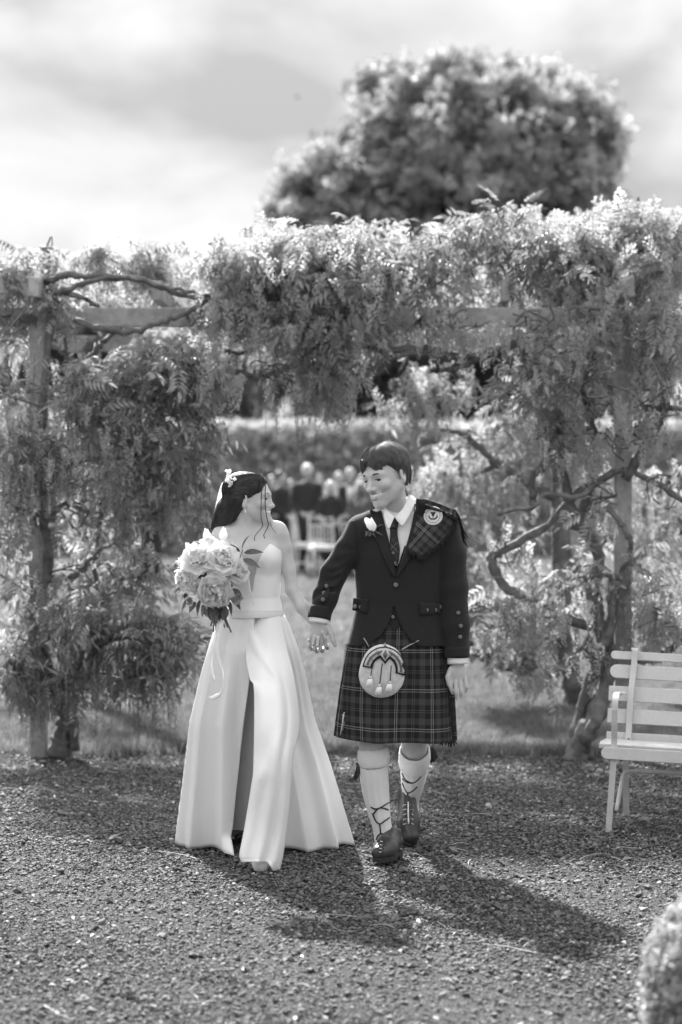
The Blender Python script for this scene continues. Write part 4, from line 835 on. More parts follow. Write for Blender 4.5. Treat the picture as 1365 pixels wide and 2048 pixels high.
patch('collar_point', [[(790, 1034, -.088), (802, 1022, -.076), (812, 1006, -.045), (818, 989, -.005)], [(795, 1042, -.096), (806, 1034, -.092), (820, 1014, -.058), (826, 993, -.010)], [(803, 1051, -.104), (808, 1049, -.102), (826, 1018, -.066), (832, 998, -.015)]], m_shirt, sho, .003)
patch('collar_point', [[(790, 1034, -.088), (780, 1026, -.084), (773, 1018, -.075), (769, 1010, -.060)], [(786, 1042, -.096), (778, 1042, -.096), (771, 1030, -.086), (767, 1016, -.068)], [(780, 1056, -.106), (776, 1057, -.106), (770, 1038, -.094), (767, 1022, -.075)]], m_shirt, sho, .003)
# tartan
def tartan(name, period, base, band, l1, l2):
    m = bpy.data.materials.new(name); m.use_nodes = True; t = m.node_tree; b = t.nodes['Principled BSDF']; L = t.links.new
    b.inputs['Roughness'].default_value = .85; b.inputs['Specular IOR Level'].default_value = .15
    uv = N(t, 'ShaderNodeUVMap'); sp = N(t, 'ShaderNodeSeparateXYZ'); L(uv.outputs[0], sp.inputs[0]); o = []
    for k in (0, 1):
        dv = N(t, 'ShaderNodeMath', operation='DIVIDE'); L(sp.outputs[k], dv.inputs[0]); dv.inputs[1].default_value = period
        fr = N(t, 'ShaderNodeMath', operation='FRACT'); L(dv.outputs[0], fr.inputs[0]); r = N(t, 'ShaderNodeValToRGB'); L(fr.outputs[0], r.inputs[0])
        r.color_ramp.interpolation = 'CONSTANT'; el = r.color_ramp.elements
        st = [(0, base), (.06, l1), (.082, base), (.120, l1), (.142, base), (.24, band), (.40, base), (.545, l2), (.558, base), (.600, l2), (.613, base), (.74, band), (.90, base)]
        el[0].position, el[0].color = st[0][0], (st[0][1],) * 3 + (1,); el[1].position, el[1].color = st[1][0], (st[1][1],) * 3 + (1,)
        for q in st[2:]: x = el.new(q[0]); x.color = (q[1],) * 3 + (1,)
        o.append(r.outputs[0])
    mx = N(t, 'ShaderNodeMix'); mx.data_type = 'RGBA'; mx.inputs[0].default_value = .5; L(o[0], mx.inputs[6]); L(o[1], mx.inputs[7]); L(mx.outputs[2], b.inputs['Base Color'])
    nz = N(t, 'ShaderNodeTexNoise'); nz.inputs['Scale'].default_value = 500; bp = N(t, 'ShaderNodeBump'); bp.inputs['Strength'].default_value = .3; bp.inputs['Distance'].default_value = .002
    L(nz.outputs['Fac'], bp.inputs['Height']); L(bp.outputs[0], b.inputs['Normal']); return m
m_tar = tartan('tartan', .166, .016, .058, .27, .13); m_tar_s = tartan('tartan_small', .125, .022, .075, .30, .13); m_tar_t = tartan('tartan_tie', .07, .03, .05, .20, .05)
# tie: knot and blade
strip('tie', [(778, 1046), (781, 1066), (780, 1100), (784, 1128)], [(798, 1044), (795, 1066), (800, 1100), (796, 1128)], 12, 7, [B_s, B_w], .010, .005, m_tar_t, gr, 10.33, .8, bulge=.004)
strip('tie_knot', [(777, 1032), (780, 1048), (783, 1056)], [(800, 1036), (796, 1048), (793, 1056)], 8, 7, [B_s, B_c], .020, .006, m_tar_t, gr, 10.32, .5, bulge=.008)
# lapels
m_lap = m_tweed
strip('lapel', [(741, 1020), (748, 1060), (762, 1102), (788, 1156)], [(762, 1018), (773, 1062), (784, 1110), (793, 1150)], 18, 7, [B_j, B_s, B_w], .007, .004, m_lap, jko, 10.34)
strip('lapel', [(834, 998), (822, 1060), (808, 1108), (794, 1152)], [(852, 1000), (846, 1066), (824, 1112), (794, 1156)], 18, 7, [B_j, B_s, B_w], .007, .004, m_lap, jko, 10.34)
# shoulder strap seam, pocket flaps, cuffs
q_ = [front([B_j], *a, .002, 10.42) for a in crom([(706, 1034), (722, 1026), (745, 1017), (758, 1012)], 14)]; q_ = [x for x in q_ if x is not None]
if len(q_) > 4: tube_obj('shoulder_strap', q_, .005, m_dark, jko, 6, .5)
q_ = [front([B_j], *a, .0, 10.4) for a in crom([(708, 1040), (712, 1062), (714, 1100)], 14)]; q_ = [x for x in q_ if x is not None]
if len(q_) > 4: tube_obj('sleeve_seam', q_, .0022, m_dark, jko, 5)
strip('pocket_flap', [(707, 1196), (705, 1220)], [(736, 1199), (734, 1226)], 6, 7, [B_j], .006, .005, m_tweed, jko, 10.34)
strip('pocket_flap', [(839, 1204), (841, 1231)], [(880, 1208), (880, 1226)], 6, 9, [B_j], .006, .005, m_tweed, jko, 10.34)
def button(px, py, r=.0085, bv=None, parent=None, m=None, nm='button', thick=.004):
    q = front(bv or [B_j, B_w], px, py, .004)
    if q is None: q = g(px, py, -.1)
    b = MB(); b.tube([q + (0, .003, 0), q - (0, thick * .6, 0), q - (0, thick, 0), q - (0, thick * 1.05, 0)], [r, r, r * .8, r * .55], 12); return b.build(nm, m or m_btn, parent or jko)
for px, py in ((792, 1170), (722, 1214), (710, 1213), (854, 1220), (871, 1220), (880, 1214), (917, 1226), (922, 1252), (921, 1274), (653, 1172), (648, 1186), (646, 1199)): button(px, py, .0088 if px != 792 else .0105)
button(786, 1234, .008, [B_w], wo); button(791, 1126, .006, [B_w], wo); button(787, 1106, .006, [B_w], wo)
strip('cuff_braid', [(640, 1205), (652, 1180), (646, 1165)], [(652, 1208), (660, 1184), (657, 1166)], 8, 4, [B_j], .003, .003, m_dark, jko, 10.36)
for pts, r in (([g(641, 1228, -.048), g(638, 1247, -.055)], .0455), ([g(915.5, 1306, -.03), g(916, 1328, -.033)], .0455)):
    o = tube_obj('shirt_cuff', crom(pts, 6), [r * .97, r, r, r, r * 1.0, r * .97], m_shirt, gr, 28)
for pts, r in (([g(643, 1214, -.042), g(638.6, 1238, -.0515)], .0505), ([g(914.6, 1294, -.027), g(915.2, 1315, -.030)], .0545)): tube_obj('sleeve_hem', crom(pts, 6), [r * .985, r, r, r, r, r * .99], m_tweed, jko, 32)
# ---- kilt
def ksec(py):
    y = [1228, 1262, 1300, 1380, 1440, 1480]; return np.interp(py, y, [795, 794, 793, 790, 788, 787]), np.interp(py, y, [84, 91, 97, 107, 112, 115]), np.interp(py, y, [.108, .116, .124, .150, .165, .172])
NR, NC = 46, 360; kv = np.zeros((NR, NC, 3)); kuv = np.zeros((NR, NC, 2)); ang = np.linspace(0, 2 * np.pi, NC, endpoint=False)
for i, py in enumerate(np.linspace(1228, 1478, NR)):
    cx, hw, b_ = ksec(py); a_ = hw * DG / F; x0 = (cx - CX) * DG / F; t = i / (NR - 1)
    ca, sa = np.cos(ang), np.sin(ang); e_ = .82
    x = a_ * np.sign(ca) * np.abs(ca) ** e_; y = b_ * np.sign(sa) * np.abs(sa) ** e_
    pl = np.clip((sa + .32) / .25, 0, 1) * (.008 + .022 * t)                  # knife pleats round the back and sides
    ph = (ang * 22 / (2 * np.pi)) % 1.0; k = 1 + pl * (ph - .5) * 2.2 / .2 * .12 * 2
    fold = (.007 * t * np.sin(ang * 9 + .8) + .010 * t * t * np.sin(ang * 5 + 2.2)) * np.clip(-sa, 0, 1) # apron moves over the legs
    fwd = -.030 * np.exp(-((x0 + x - (748 - CX) * DG / F) / .07) ** 2) * t ** 2 * np.clip(-sa, 0, 1) * 1.6
    X = x0 + x * k; Y = DG + .025 + y * k + fold + fwd; zz = EYE - (py + 5 * t * ca - HY) * DG / F
    kv[i] = np.stack([X, Y, zz], 1); seg = np.linalg.norm(np.diff(np.vstack([kv[i][:, :2], kv[i][:1, :2]]), axis=0), axis=1)
    rel = ang - 1.5 * np.pi; rel = (rel + np.pi) % (2 * np.pi) - np.pi        # measured from the middle of the apron
    ic = int(np.argmin(np.abs(rel))); cum = np.concatenate([[0], np.cumsum(seg)])[:NC]; arc = cum - cum[ic]; tot = seg.sum(); arc = (arc + tot / 2) % tot - tot / 2
    kuv[i, :, 0] = arc * 1.08 / np.interp(t, [0, 1], [.92, 1.08]) * 1.0 + .012; kuv[i, :, 1] = -(py - 1300) / 463. + .015
I = np.arange(NR * NC).reshape(NR, NC); J = np.roll(I, -1, 1)
kf = np.stack([I[:-1], I[1:], J[1:], J[:-1]], -1).reshape(-1, 4)
kme = mesh('kilt', kv.reshape(-1, 3), kf, m_tar, True, kuv.reshape(-1, 2)); ko = ob('kilt', kme, gr); B_k = bvh_of(kme)
l = kme.uv_layers[0].data                                                        # close the texture seam at the back
for p in kme.polygons:
    us = [l[i].uv[0] for i in p.loop_indices]
    if max(us) - min(us) > .5:
        for i in p.loop_indices:
            if l[i].uv[0] < 0: l[i].uv[0] += max(us) - min(us)
solid(ko, .006, -1)
# fringed apron edge hanging at his left
fr_ = MB()
for i in range(64):
    t = i / 63; py = 1300 + 182 * t; px = np.interp(py, [1300, 1380, 1440, 1482], [889, 896, 901, 906]) + random.uniform(-1, 1)
    p0 = g(px, py, -.04 + .05 * t); fr_.tube([p0, p0 + (.006, .0, -.004), p0 + (.012 + random.uniform(0, .006), random.uniform(-.004, .004), -.014)], [.0022, .0020, .0010], 4)
for i in range(26):
    px = 868 + i * 1.6; p0 = g(px, 1476 + i * .25, -.03 + .004 * i); fr_.tube([p0 + (0, 0, .01), p0 + (0, 0, -.004), p0 + (random.uniform(-.004, .006), 0, -.020 - random.uniform(0, .012))], [.0028, .0026, .0012], 4)
for i in range(70):
    t = i / 69; py = 1288 + 172 * t; px = np.interp(py, [1288, 1380, 1460], [694, 684, 676]); p0 = g(px, py, .0); fr_.tube([p0 + (.004, 0, 0), p0 + (-.007, 0, -.003 + random.uniform(-.002, .002))], [.002, .001], 3)
stuff(fr_.build('fringe', m_tar_t, ko))
# second flap of tartan (the plaid's tail) hanging behind at his left hip
strip('plaid_tail', [(884, 1285), (890, 1360), (893, 1420), (896, 1490)], [(898, 1285), (908, 1360), (912, 1420), (915, 1480)], 20, 6, None, 0, .006, m_tar, gr, DG + .07)
kp = MB(); q = [front2([B_k], *a, .008, 10.42) for a in ((688, 1430), (686, 1445), (684, 1458), (681, 1470))]
kp.tube(q, [.0025, .003, .003, .0012], 6); kp.tube([q[0] + (-.006, 0, .0), q[0] + (.008, 0, -.006)], .002, 5); kp.tube([q[1] + (.006, 0, .004), q[2] + (.008, 0, .002), q[2] + (0, 0, -.006)], .0018, 5); kp.tube([q[0], q[0] + (.003, 0, .012)], [.003, .002], 6); kp.build('kilt_pin', m_silver, ko)
# ---- sporran
sp = bpy.data.objects.new('sporran', None); COL.objects.link(sp); sp.parent = gr
spc = front([B_k], 762, 1345, .030)
sp.matrix_parent_inverse = Matrix.Translation(-Vector(gr.location))
m_fur = mat('sporran_fur', .66, .75, var=(60, .12), bump=(300, .6, .004), spec=.2)
m_blk = mat('black_leather', .012, .45, spec=.4)
kpm = DG / F * .985
def sq(px, py, dy=0): return spc + np.array([(px - 762) * kpm, dy, -(py - 1345) * kpm])
fp_ = Field(axis((spc[0] - .13, spc[0] + .13, .003)), axis((spc[1] - .06, spc[1] + .06, .003)), axis((spc[2] - .15, spc[2] + .15, .003)))
fp_.ell(sq(764, 1350), (.098, .030, .098), .02, R=RY(dg(0))); fp_.ell(sq(767, 1325), (.082, .028, .078), .03)
fp_.noise(.0016, 160, 41); bag = fp_.mesh('bag', m_fur); bo = bpy.data.objects.new('bag', bag); COL.objects.link(bo); bo.parent = sp; B_sp = bvh_of(bag)
def spo(b, nm, m): o = b.build(nm, m); o.parent = sp; return o
cxp, cyp = 768.5, 1340.0
def arcv(r0, r1, dy, a0=dg(172), a1=dg(-14), n=28):
    v = []
    for i in range(n):
        a = a0 + (a1 - a0) * i / (n - 1)
        for r in (r0, r1): v.append((cxp + math.cos(a) * r, cyp - math.sin(a) * r * 1.08))
    return v
def plate(v2, dy, th, nm, m):
    n = len(v2) // 2; V_ = []
    for (x, y) in v2:
        h = front([B_sp], x, y, dy, 10.3); h = h if h is not None else sq(x, y, -.022 - dy + .012); V_.append(h)
    o = ob(nm, mesh(nm, V_, [(2 * i, 2 * i + 1, 2 * i + 3, 2 * i + 2) for i in range(n - 1)], m)); o.parent = sp; solid(o, th); return o
plate(arcv(24, 43, 0), .006, .006, 'cantle_leather', m_blk)
plate(arcv(28, 40.5, 0, dg(168), dg(-10)), .010, .004, 'cantle', m_silver)
plate(arcv(32.5, 36.5, 0, dg(164), dg(-6)), .0125, .003, 'cantle_engraving', mat('cantle_dark_engraving', .10, .4, var=(500, .8), spec=.6))
def diamond(dx, dy_, off, nm, m):
    V_ = [front([B_sp], x, y, off, 10.3) for x, y in ((771, 1305 - dy_), (771 + dx, 1309), (771, 1313 + dy_), (771 - dx, 1309))]; V_ = [v for v in V_ if v is not None]
    if len(V_) == 4: o = ob(nm, mesh(nm, V_, [(0, 1, 2, 3)], m)); o.parent = sp; solid(o, .003)
diamond(15, 15, .011, 'cantle_point', m_blk); diamond(10.5, 10, .015, 'cantle_point', m_silver); diamond(5, 5, .019, 'cantle_point', MATS['cantle_dark_engraving'])
for a in (40, 70, 112, 142):
    x, y = cxp + math.cos(dg(a)) * 28, cyp - math.sin(dg(a)) * 30; x2, y2 = cxp + math.cos(dg(a)) * 40, cyp - math.sin(dg(a)) * 43
    h1, h2 = front([B_sp], x, y, .016, 10.3), front([B_sp], x2, y2, .016, 10.3)
    if h1 is not None and h2 is not None: b = MB(); b.tube([h1, h2], .0012, 4); spo(b, 'cantle_bar', MATS['cantle_dark_engraving'])
m_tas = mat('tassel_white', .78, .7, bump=(300, .4, .003))
for x0, y0, x1, y1 in ((747, 1323, 742, 1352), (765, 1327, 760, 1368), (783, 1331, 781, 1362)):
    q0, q1 = front([B_sp], x0, y0, .006, 10.3), front([B_sp], x1, y1, .010, 10.3)
    b = MB(); b.tube(crom([q0, (q0 + q1) / 2 - (0, .004, 0), q1], 6), .0022, 6); o = spo(b, 'tassel_cord', m_blk)
    b = MB(); dn = np.array([-.0020, -.003, -.012]); b.tube([q1, q1 + dn * .5, q1 + dn], [.0045, .0085, .0095], 10); b2 = b.build('tassel_cap', m_silver, None); b2.parent = sp
    b = MB()
    for k in range(16):
        a = k * .3927; o_ = np.array([math.cos(a) * .0088, math.sin(a) * .0088, 0]); b.tube([q1 + dn + o_ * .8, q1 + dn * 1.8 + o_ * 1.15, q1 + dn * 3.5 + o_ * 1.45], [.0026, .0028, .0022], 5)
    spo(b, 'tassel', m_tas)
b = MB(); q = sq(770, 1288, -.02); b.tube([q + (0, 0, -.008), q + (0, 0, .002), q + (0, 0, .006)], [.002, .002, .005], 8); spo(b, 'cantle_knob', m_silver)
for pts in (((804, 1299), (820, 1290), (838, 1281)), ((738, 1293), (733, 1284), (728, 1276))):
    c = crom([front2([B_k, B_j], *q, .006, 10.32) for q in pts], 15); b = MB()
    for i in range(14):
        d_ = np.array([.0, .002 * (-1) ** i, .002 * (-1) ** i]); b.tube([c[i] + d_, (c[i] + c[i + 1]) / 2 - d_, c[i + 1] + d_], .0018, 4)
    spo(b, 'chain', m_silver)
# ---- plaid over his left shoulder with fringe, brooch, flower
pl, pp = strip('shoulder_plaid', [(838, 1004), (832, 1045), (822, 1080), (816, 1096)], [(908, 1030), (905, 1052), (880, 1085), (842, 1112)], 22, 22, [B_j, B_s], .012, .006, m_tar_s, gr, 10.34, .72, smooth=6)
top_, _ = strip('plaid_top', [(836, 1002), (850, 998), (880, 1008), (912, 1022)], [(838, 1010), (852, 1012), (882, 1024), (910, 1036)], 14, 5, [B_j], .012, .008, m_tar_s, pl, 10.40, .3, smooth=3)
pf = MB()
def fringe_line(pts, n, ln, dirv, off=.0):
    c = crom(pts, n)
    for q in c:
        d_ = np.asarray(dirv, float) + RNG.normal(size=3) * .25; d_ /= np.linalg.norm(d_); L = ln * random.uniform(.7, 1.25)
        pf.tube([q, q + d_ * L * .5 + (0, -.003, 0), q + d_ * L + (0, 0, -.004)], [.0022, .0020, .0010], 4)
fringe_line([pp[i, -1] + (0, -.003, 0) for i in range(0, 22, 3)], 80, .026, (.55, -.25, -.75))
fringe_line([pp[-1, j] + (0, -.003, 0) for j in range(0, 22, 3)], 30, .024, (.05, -.3, -1))
fringe_line([g(912, 1020, -.02), g(921, 1042, .0), g(926, 1070, .02), g(925, 1092, .03)], 60, .030, (.35, -.1, -1))
stuff(pf.build('fringe', m_tar_t, pl))
strip('plaid_drop', [(903, 1018), (912, 1050), (916, 1090)], [(913, 1020), (924, 1052), (925, 1090)], 10, 5, None, 0, .01, m_tar_s, pl, DG + .02, .3)
pm = MB(); pq = front([B_j], 813, 1086, .02, 10.34)
for i in range(60):
    u = rpt(1)[0]; u /= np.linalg.norm(u); u[1] = -abs(u[1]); pm.tube([pq, pq + u * random.uniform(.016, .026)], [.003, .0015], 4)
pm.build('plaid_rosette', m_dark, pl)
# round silver brooch with a thistle relief
bq = front([bvh_of(pl.data), B_j], 867, 1032, .014, 10.34); br = bpy.data.objects.new('brooch', None); COL.objects.link(br); br.parent = gr; br.matrix_parent_inverse = Matrix.Translation(-Vector(gr.location))
bR = RX(dg(-14)) @ RZ(dg(-8))
def bpart(nm, m, fn):
    b = MB(); fn(b); v = np.concatenate(b.v) @ bR.T + bq; o = ob(nm, mesh(nm, v, b.f, m)); o.parent = br; return o
def ringf(b, r, rr, n=36): th = np.linspace(0, 2 * np.pi, n + 1); b.tube([(math.cos(a) * r, -.006, math.sin(a) * r) for a in th], rr, 6, False)
bpart('brooch_plate', mat('brooch_silver', .72, .35, var=(300, .2), bump=(260, .5, .002), spec=.7), lambda b: b.tube([(0, .004, 0), (0, -.004, 0), (0, -.0055, 0)], [.041, .041, .038], 40))
bpart('brooch_rim', MATS['brooch_silver'], lambda b: ringf(b, .0385, .0022))
def letters(b):
    for k in range(16):
        a = k / 16 * 6.283; r = .031; c = np.array([math.cos(a) * r, -.0065, math.sin(a) * r]); t_ = np.array([-math.sin(a), 0, math.cos(a)]); n_ = np.array([math.cos(a), 0, math.sin(a)])
        b.tube([c - t_ * .0035 - n_ * .003, c - t_ * .001 + n_ * .003, c + t_ * .002 - n_ * .003, c + t_ * .0035 + n_ * .003], .0009, 4)
bpart('brooch_knotwork', mat('brooch_dark', .12, .5), letters)  # knotwork lines in an even dark grey
def thistle(b):
    for s in (-1, 1):
        b.tube(crom([(0, -.007, -.016), (s * .010, -.007, -.013), (s * .018, -.007, -.004), (s * .016, -.007, .003)], 8), [.001, .003, .0032, .0028, .003, .0026, .002, .0008], 5)
        b.tube([(s * .002, -.007, .004), (s * .006, -.007, .012), (s * .010, -.007, .016)], [.003, .0036, .002], 5)
    b.tube([(0, -.008, -.002), (0, -.008, .006), (0, -.008, .015)], [.004, .0055, .003], 6); b.tube([(0, -.007, -.017), (0, -.007, -.004)], [.0012, .0015], 4)
bpart('thistle', mat('brooch_enamel', .02, .3), thistle)
# buttonhole: white rose bud, thistle head, leaves
bt = bpy.data.objects.new('buttonhole_flower', None); COL.objects.link(bt); bt.parent = gr; bt.matrix_parent_inverse = Matrix.Translation(-Vector(gr.location))
m_petal = mat('petal_white', .92, .55, trans=.42, var=(40, .05), spec=.25); m_gleaf = mat('bouquet_leaf', .10, .4, rnd=.3, spec=.4, trans=.15); m_stem = mat('stem', .13, .6, rnd=.2)
def petals(n, R, seed, openf=1.0, ax=(0, -1, 0), rings=5, h=None, ruff=.10):
    """layered cupped petals around an axis: returns verts, faces"""
    r = np.random.default_rng(seed); b = MB(); ax = np.asarray(ax, float); ax /= np.linalg.norm(ax)
    u = np.cross(ax, (0, 0, 1.)) if abs(ax[2]) < .9 else np.array([1., 0, 0]); u /= np.linalg.norm(u); w = np.cross(ax, u); h = h or R * .9
    for k in range(n):
        t = (k + .5) / n; az = k * 2.39996 + r.normal() * .2; tilt = (.15 + 1.35 * t ** .85) * openf; wd = R * (.34 + .38 * t) * r.uniform(.85, 1.15); ln = R * (.70 + .40 * t) * r.uniform(.88, 1.1)
        o = math.cos(az) * u + math.sin(az) * w; sd = -math.sin(az) * u + math.cos(az) * w; P_ = []; A, C = 5, 5
        for i in range(A):
            q = i / (A - 1); tl = tilt * (.45 + .75 * q) - .9 * q * q * (1 - t) * .9
            rad = ln * (math.sin(tl) * q); up = ln * math.cos(min(tl, 1.9)) * q
            for j in range(C):
                s = -1 + 2 * j / (C - 1); ww = wd * math.sin(math.pi * (.18 + .62 * q)) * s
                cup = -.28 * R * s * s * q * (1 - .3 * t); rf = ruff * R * math.sin(s * 5 + k * 1.7) * q * q
                P_.append(o * (rad + cup * math.cos(tilt)) + sd * ww + ax * (up * .95 - cup * .5 * math.sin(tilt) + rf - R * .25))
        b.add(P_, [(i * C + j, i * C + j + 1, (i + 1) * C + j + 1, (i + 1) * C + j) for i in range(A - 1) for j in range(C - 1)])
    return np.concatenate(b.v), b.f
def leafshape(L, W, bend=.25, n=7):
    v = []; 
    for i in range(n):
        t = i / (n - 1); w = W * math.sin(math.pi * min(1, t ** .8)) * (1 if t < 1 else 0) + .0004
        for s in (-1, 0, 1): v.append((L * t, s * w, -bend * L * t * t + abs(s) * w * .35))
    f = [(i * 3 + j, i * 3 + j + 1, (i + 1) * 3 + j + 1, (i + 1) * 3 + j) for i in range(n - 1) for j in (0, 1)]
    return np.array(v), f
def orient(v, pos, d, roll=0.0):
    d = np.asarray(d, float); d /= np.linalg.norm(d); q = Vector(d).to_track_quat('X', 'Z').to_matrix(); q = np.array(q) @ RX(roll); return v @ q.T + pos
bp0 = front([B_j], 744, 1052, .02, 10.34)
fb_ = Field(*[axis((a - .06, a + .06, .0022)) for a in bp0]); fb_.frame(RY(dg(-24)) @ RX(dg(18)), bp0)
fb_.ell((0, 0, 0), (.019, .018, .027), .01); fb_.cone((-.002, 0, .010), (-.008, -.002, .038), .017, .010, .008); fb_.cone((.008, -.008, .0), (.012, -.010, .036), .012, .004, .003); fb_.cone((-.012, -.006, .005), (-.018, -.004, .038), .009, .003, .003)
fb_.ell((-.002, .004, .048), (.008, .008, .016), .004, 'sub'); o = ob('rose_bud', fb_.mesh('rose_bud', m_petal)); o.parent = bt
b = MB(); tq = bp0 + (-.014, -.004, -.036)
for i in range(46):
    u = rpt(1)[0]; u /= np.linalg.norm(u); u[1] = -abs(u[1]); b.tube([tq, tq + u * random.uniform(.010, .020)], [.0022, .0008], 4)
o = b.build('thistle_head', mat('thistle_grey', .20, .6)); o.parent = bt
for d_, L in (((.4, -.3, .5), .05), ((.6, -.3, -.2), .045), ((-.7, -.3, -.2), .035), ((.2, -.3, -.8), .035)):
    v_, f_ = leafshape(L, .011); o = ob('leaf', mesh('leaf', orient(v_, bp0 + (.012, .004, -.02), d_, .6), f_, m_gleaf)); o.parent = bt
b = MB(); b.tube(crom([bp0 + (.004, .004, -.02), bp0 + (.020, .0, -.05), bp0 + (.028, -.002, -.075)], 6), .003, 6); o = b.build('stem', m_stem); o.parent = bt
# ---- hose, garter flashes, laces, shoes
m_sock = mat('cream_hose', .78, .8, bump=(160, .5, .004), spec=.15); m_lace = mat('black_lace', .02, .5)
m_shoe = mat('black_leather_shoe', .035, .35, var=(30, .2), bump=(140, .25, .002), spec=.5); m_sole = mat('shoe_sole', .03, .8)
def sock(ctr, rad):
    c = crom(ctr, 40); r = crom([(q,) for q in rad], 40)[:, 0]; n = 48; v, f = tube_geo(c, r, n, False)
    k = 1 + .028 * np.sin(np.arange(n) * 2 * np.pi / n * 12); v = v.reshape(40, n, 3); v = c[:, None, :] + (v - c[:, None, :]) * k[None, :, None]
    me = mesh('hose', v.reshape(-1, 3), f, m_sock); return me, c, r
L1 = [g(747, 1508, -.03), g(748, 1540, -.018), g(751, 1575, 0), g(757, 1615, .01), g(765, 1655, .02), g(771, 1685, .03)]
s1, c1, r1 = sock(L1, (.056, .060, .0585, .050, .041, .043)); so1 = ob('hose', s1, gr)
L2 = [P(830, 1512, 10.66), P(829, 1535, 10.73), P(827, 1560, 10.81), P(824, 1582, 10.88), P(821, 1602, 10.94), P(820, 1620, 10.97)]
s2, c2, r2 = sock(L2, (.060, .060, .054, .045, .039, .040)); so2 = ob('hose', s2, gr)
for so, pts, rr in ((so1, [g(746, 1495, -.032), g(747, 1503, -.030), g(748, 1519, -.026), g(749, 1529, -.022)], (.060, .0665, .0665, .062)), (so2, [P(830, 1499, 10.62), P(830, 1506, 10.64), P(829, 1521, 10.69), P(828, 1530, 10.72)], (.061, .067, .067, .063))):
    c = crom(pts, 12); r_ = crom([(q,) for q in rr], 12)[:, 0]
    v, f = tube_geo(c, r_, 40, False); o = ob('turned_cuff', mesh('turned_cuff', v + RNG.normal(size=v.shape) * .0010, f, m_sock), so); solid(o, .005)
strip('garter_flash', [(715, 1528), (710, 1545), (705, 1558)], [(724, 1528), (720, 1548), (713, 1562)], 8, 4, None, 0, .003, m_tar_t, so1, 10.43)
strip('garter_flash', [(712, 1526), (716, 1540), (712, 1552)], [(720, 1526), (722, 1542), (717, 1556)], 8, 4, None, 0, .003, m_tar_t, so1, 10.45)
strip('garter_flash', [(858, 1495), (862, 1512), (868, 1526)], [(866, 1490), (872, 1505), (876, 1514)], 8, 4, None, 0, .003, m_tar_t, so2, 10.68)
strip('garter_flash', [(855, 1500), (857, 1515), (862, 1527)], [(861, 1495), (866, 1512), (870, 1520)], 8, 4, None, 0, .003, m_tar_t, so2, 10.69)
def foot(R, origin, side, name_parent):
    f = Field(axis((-.08, .08, .0036)), axis((-.13, .22, .0036)), axis((.0, .17, .0036)))
    f.cone((0, .150, .060), (0, .150, .095), .036, .033, .02); f.cone((0, .150, .05), (side * .004, .0, .040), .037, .046, .03); f.cone((side * .004, 0, .040), (-side * .006, -.065, .036), .046, .034, .03)
    f.cone((0, .120, .100), (0, .010, .050), .030, .034, .03); f.poly(lambda X, Y, Z: .014 - Z + 0 * X + 0 * Y)
    f.ell((0, .145, .125), (.030, .040, .04), .008, 'sub')
    me = f.mesh('shoe', m_shoe); v = np.zeros(len(me.vertices) * 3, np.float32); me.vertices.foreach_get('co', v); v = v.reshape(-1, 3) @ R.T + origin; me.vertices.foreach_set('co', v.astype(np.float32).ravel()); me.update()
    o = ob('shoe', me, name_parent); b = MB()
    outl = [(-.030, -.088), (0, -.104), (.030, -.088), (.046, -.05), (.052, 0), (.044, .06), (.038, .12), (.038, .165), (.02, .19), (-.02, .19), (-.038, .165), (-.038, .12), (-.040, .06), (-.050, 0), (-.046, -.05)]
    n = len(outl); V_ = [(x, y, 0.0) for x, y in outl] + [(x, y, .018) for x, y in outl]; b.add(np.array(V_) @ R.T + origin, [tuple(range(n))[::-1], tuple(range(n, 2 * n))] + [(i, (i + 1) % n, n + (i + 1) % n, n + i) for i in range(n)])
    b.build('sole', m_sole, o, False)
    b = MB(); hl = [(x * .98, y) for x, y in outl if y > .1]; n = len(hl); V_ = [(x, y, -.022) for x, y in hl] + [(x, y, -.001) for x, y in hl]
    b.add(np.array(V_) @ R.T + origin, [tuple(range(n))[::-1], tuple(range(n, 2 * n))] + [(i, (i + 1) % n, n + (i + 1) % n, n + i) for i in range(n)]); b.build('heel', m_sole, o, False)
    return o, bvh_of(me)
tip = G(757, 1737)
R1 = RZ(dg(-16)) @ RX(dg(0)); o1 = tip - R1 @ np.array([0, -.104, 0]) + np.array([0, 0, .024]); sh1, B_f1 = foot(R1, o1, 1, gr)
# his trailing foot is up on its toe
R2 = RZ(dg(3)) @ RX(dg(-52 + 104)) ; R2 = RZ(dg(4)) @ RX(dg(50)); tip2 = P(820, 1694, 10.80); o2 = tip2 - R2 @ np.array([0, -.100, .0]); sh2, B_f2 = foot(R2, o2, -1, gr)
B_l1, B_l2 = bvh_of(s1), bvh_of(s2)
def lace(pts, bv, par, m=m_lace, r=.0030, dd=10.4, nm='lace'):
    q = [front(bv, *a, .003, dd) for a in crom(pts, 16)]; q = [x for x in q if x is not None]
    if len(q) > 3: b = MB(); b.tube(q, r, 6); b.build(nm, m, par)
for pts in ([(742, 1614), (750, 1618), (760, 1616), (772, 1609), (779, 1605)], [(746, 1630), (752, 1622), (760, 1616), (770, 1617), (778, 1620)], [(745, 1627), (752, 1642), (760, 1648), (770, 1642), (780, 1635)], [(760, 1648), (761, 1658), (762, 1667)], [(762, 1667), (756, 1672), (753, 1680)], [(762, 1667), (770, 1670), (776, 1678)]):
    lace(pts, [B_l1], sh1)
for pts in ([(804, 1546), (812, 1560), (824, 1566), (834, 1562), (843, 1553)], [(805, 1557), (813, 1564), (824, 1567)], [(805, 1566), (810, 1578), (816, 1586), (826, 1582), (835, 1574)], [(816, 1586), (816, 1594), (817, 1602)], [(817, 1602), (811, 1606), (808, 1612)], [(817, 1602), (824, 1606), (828, 1612)]):
    lace(pts, [B_l2], sh2)
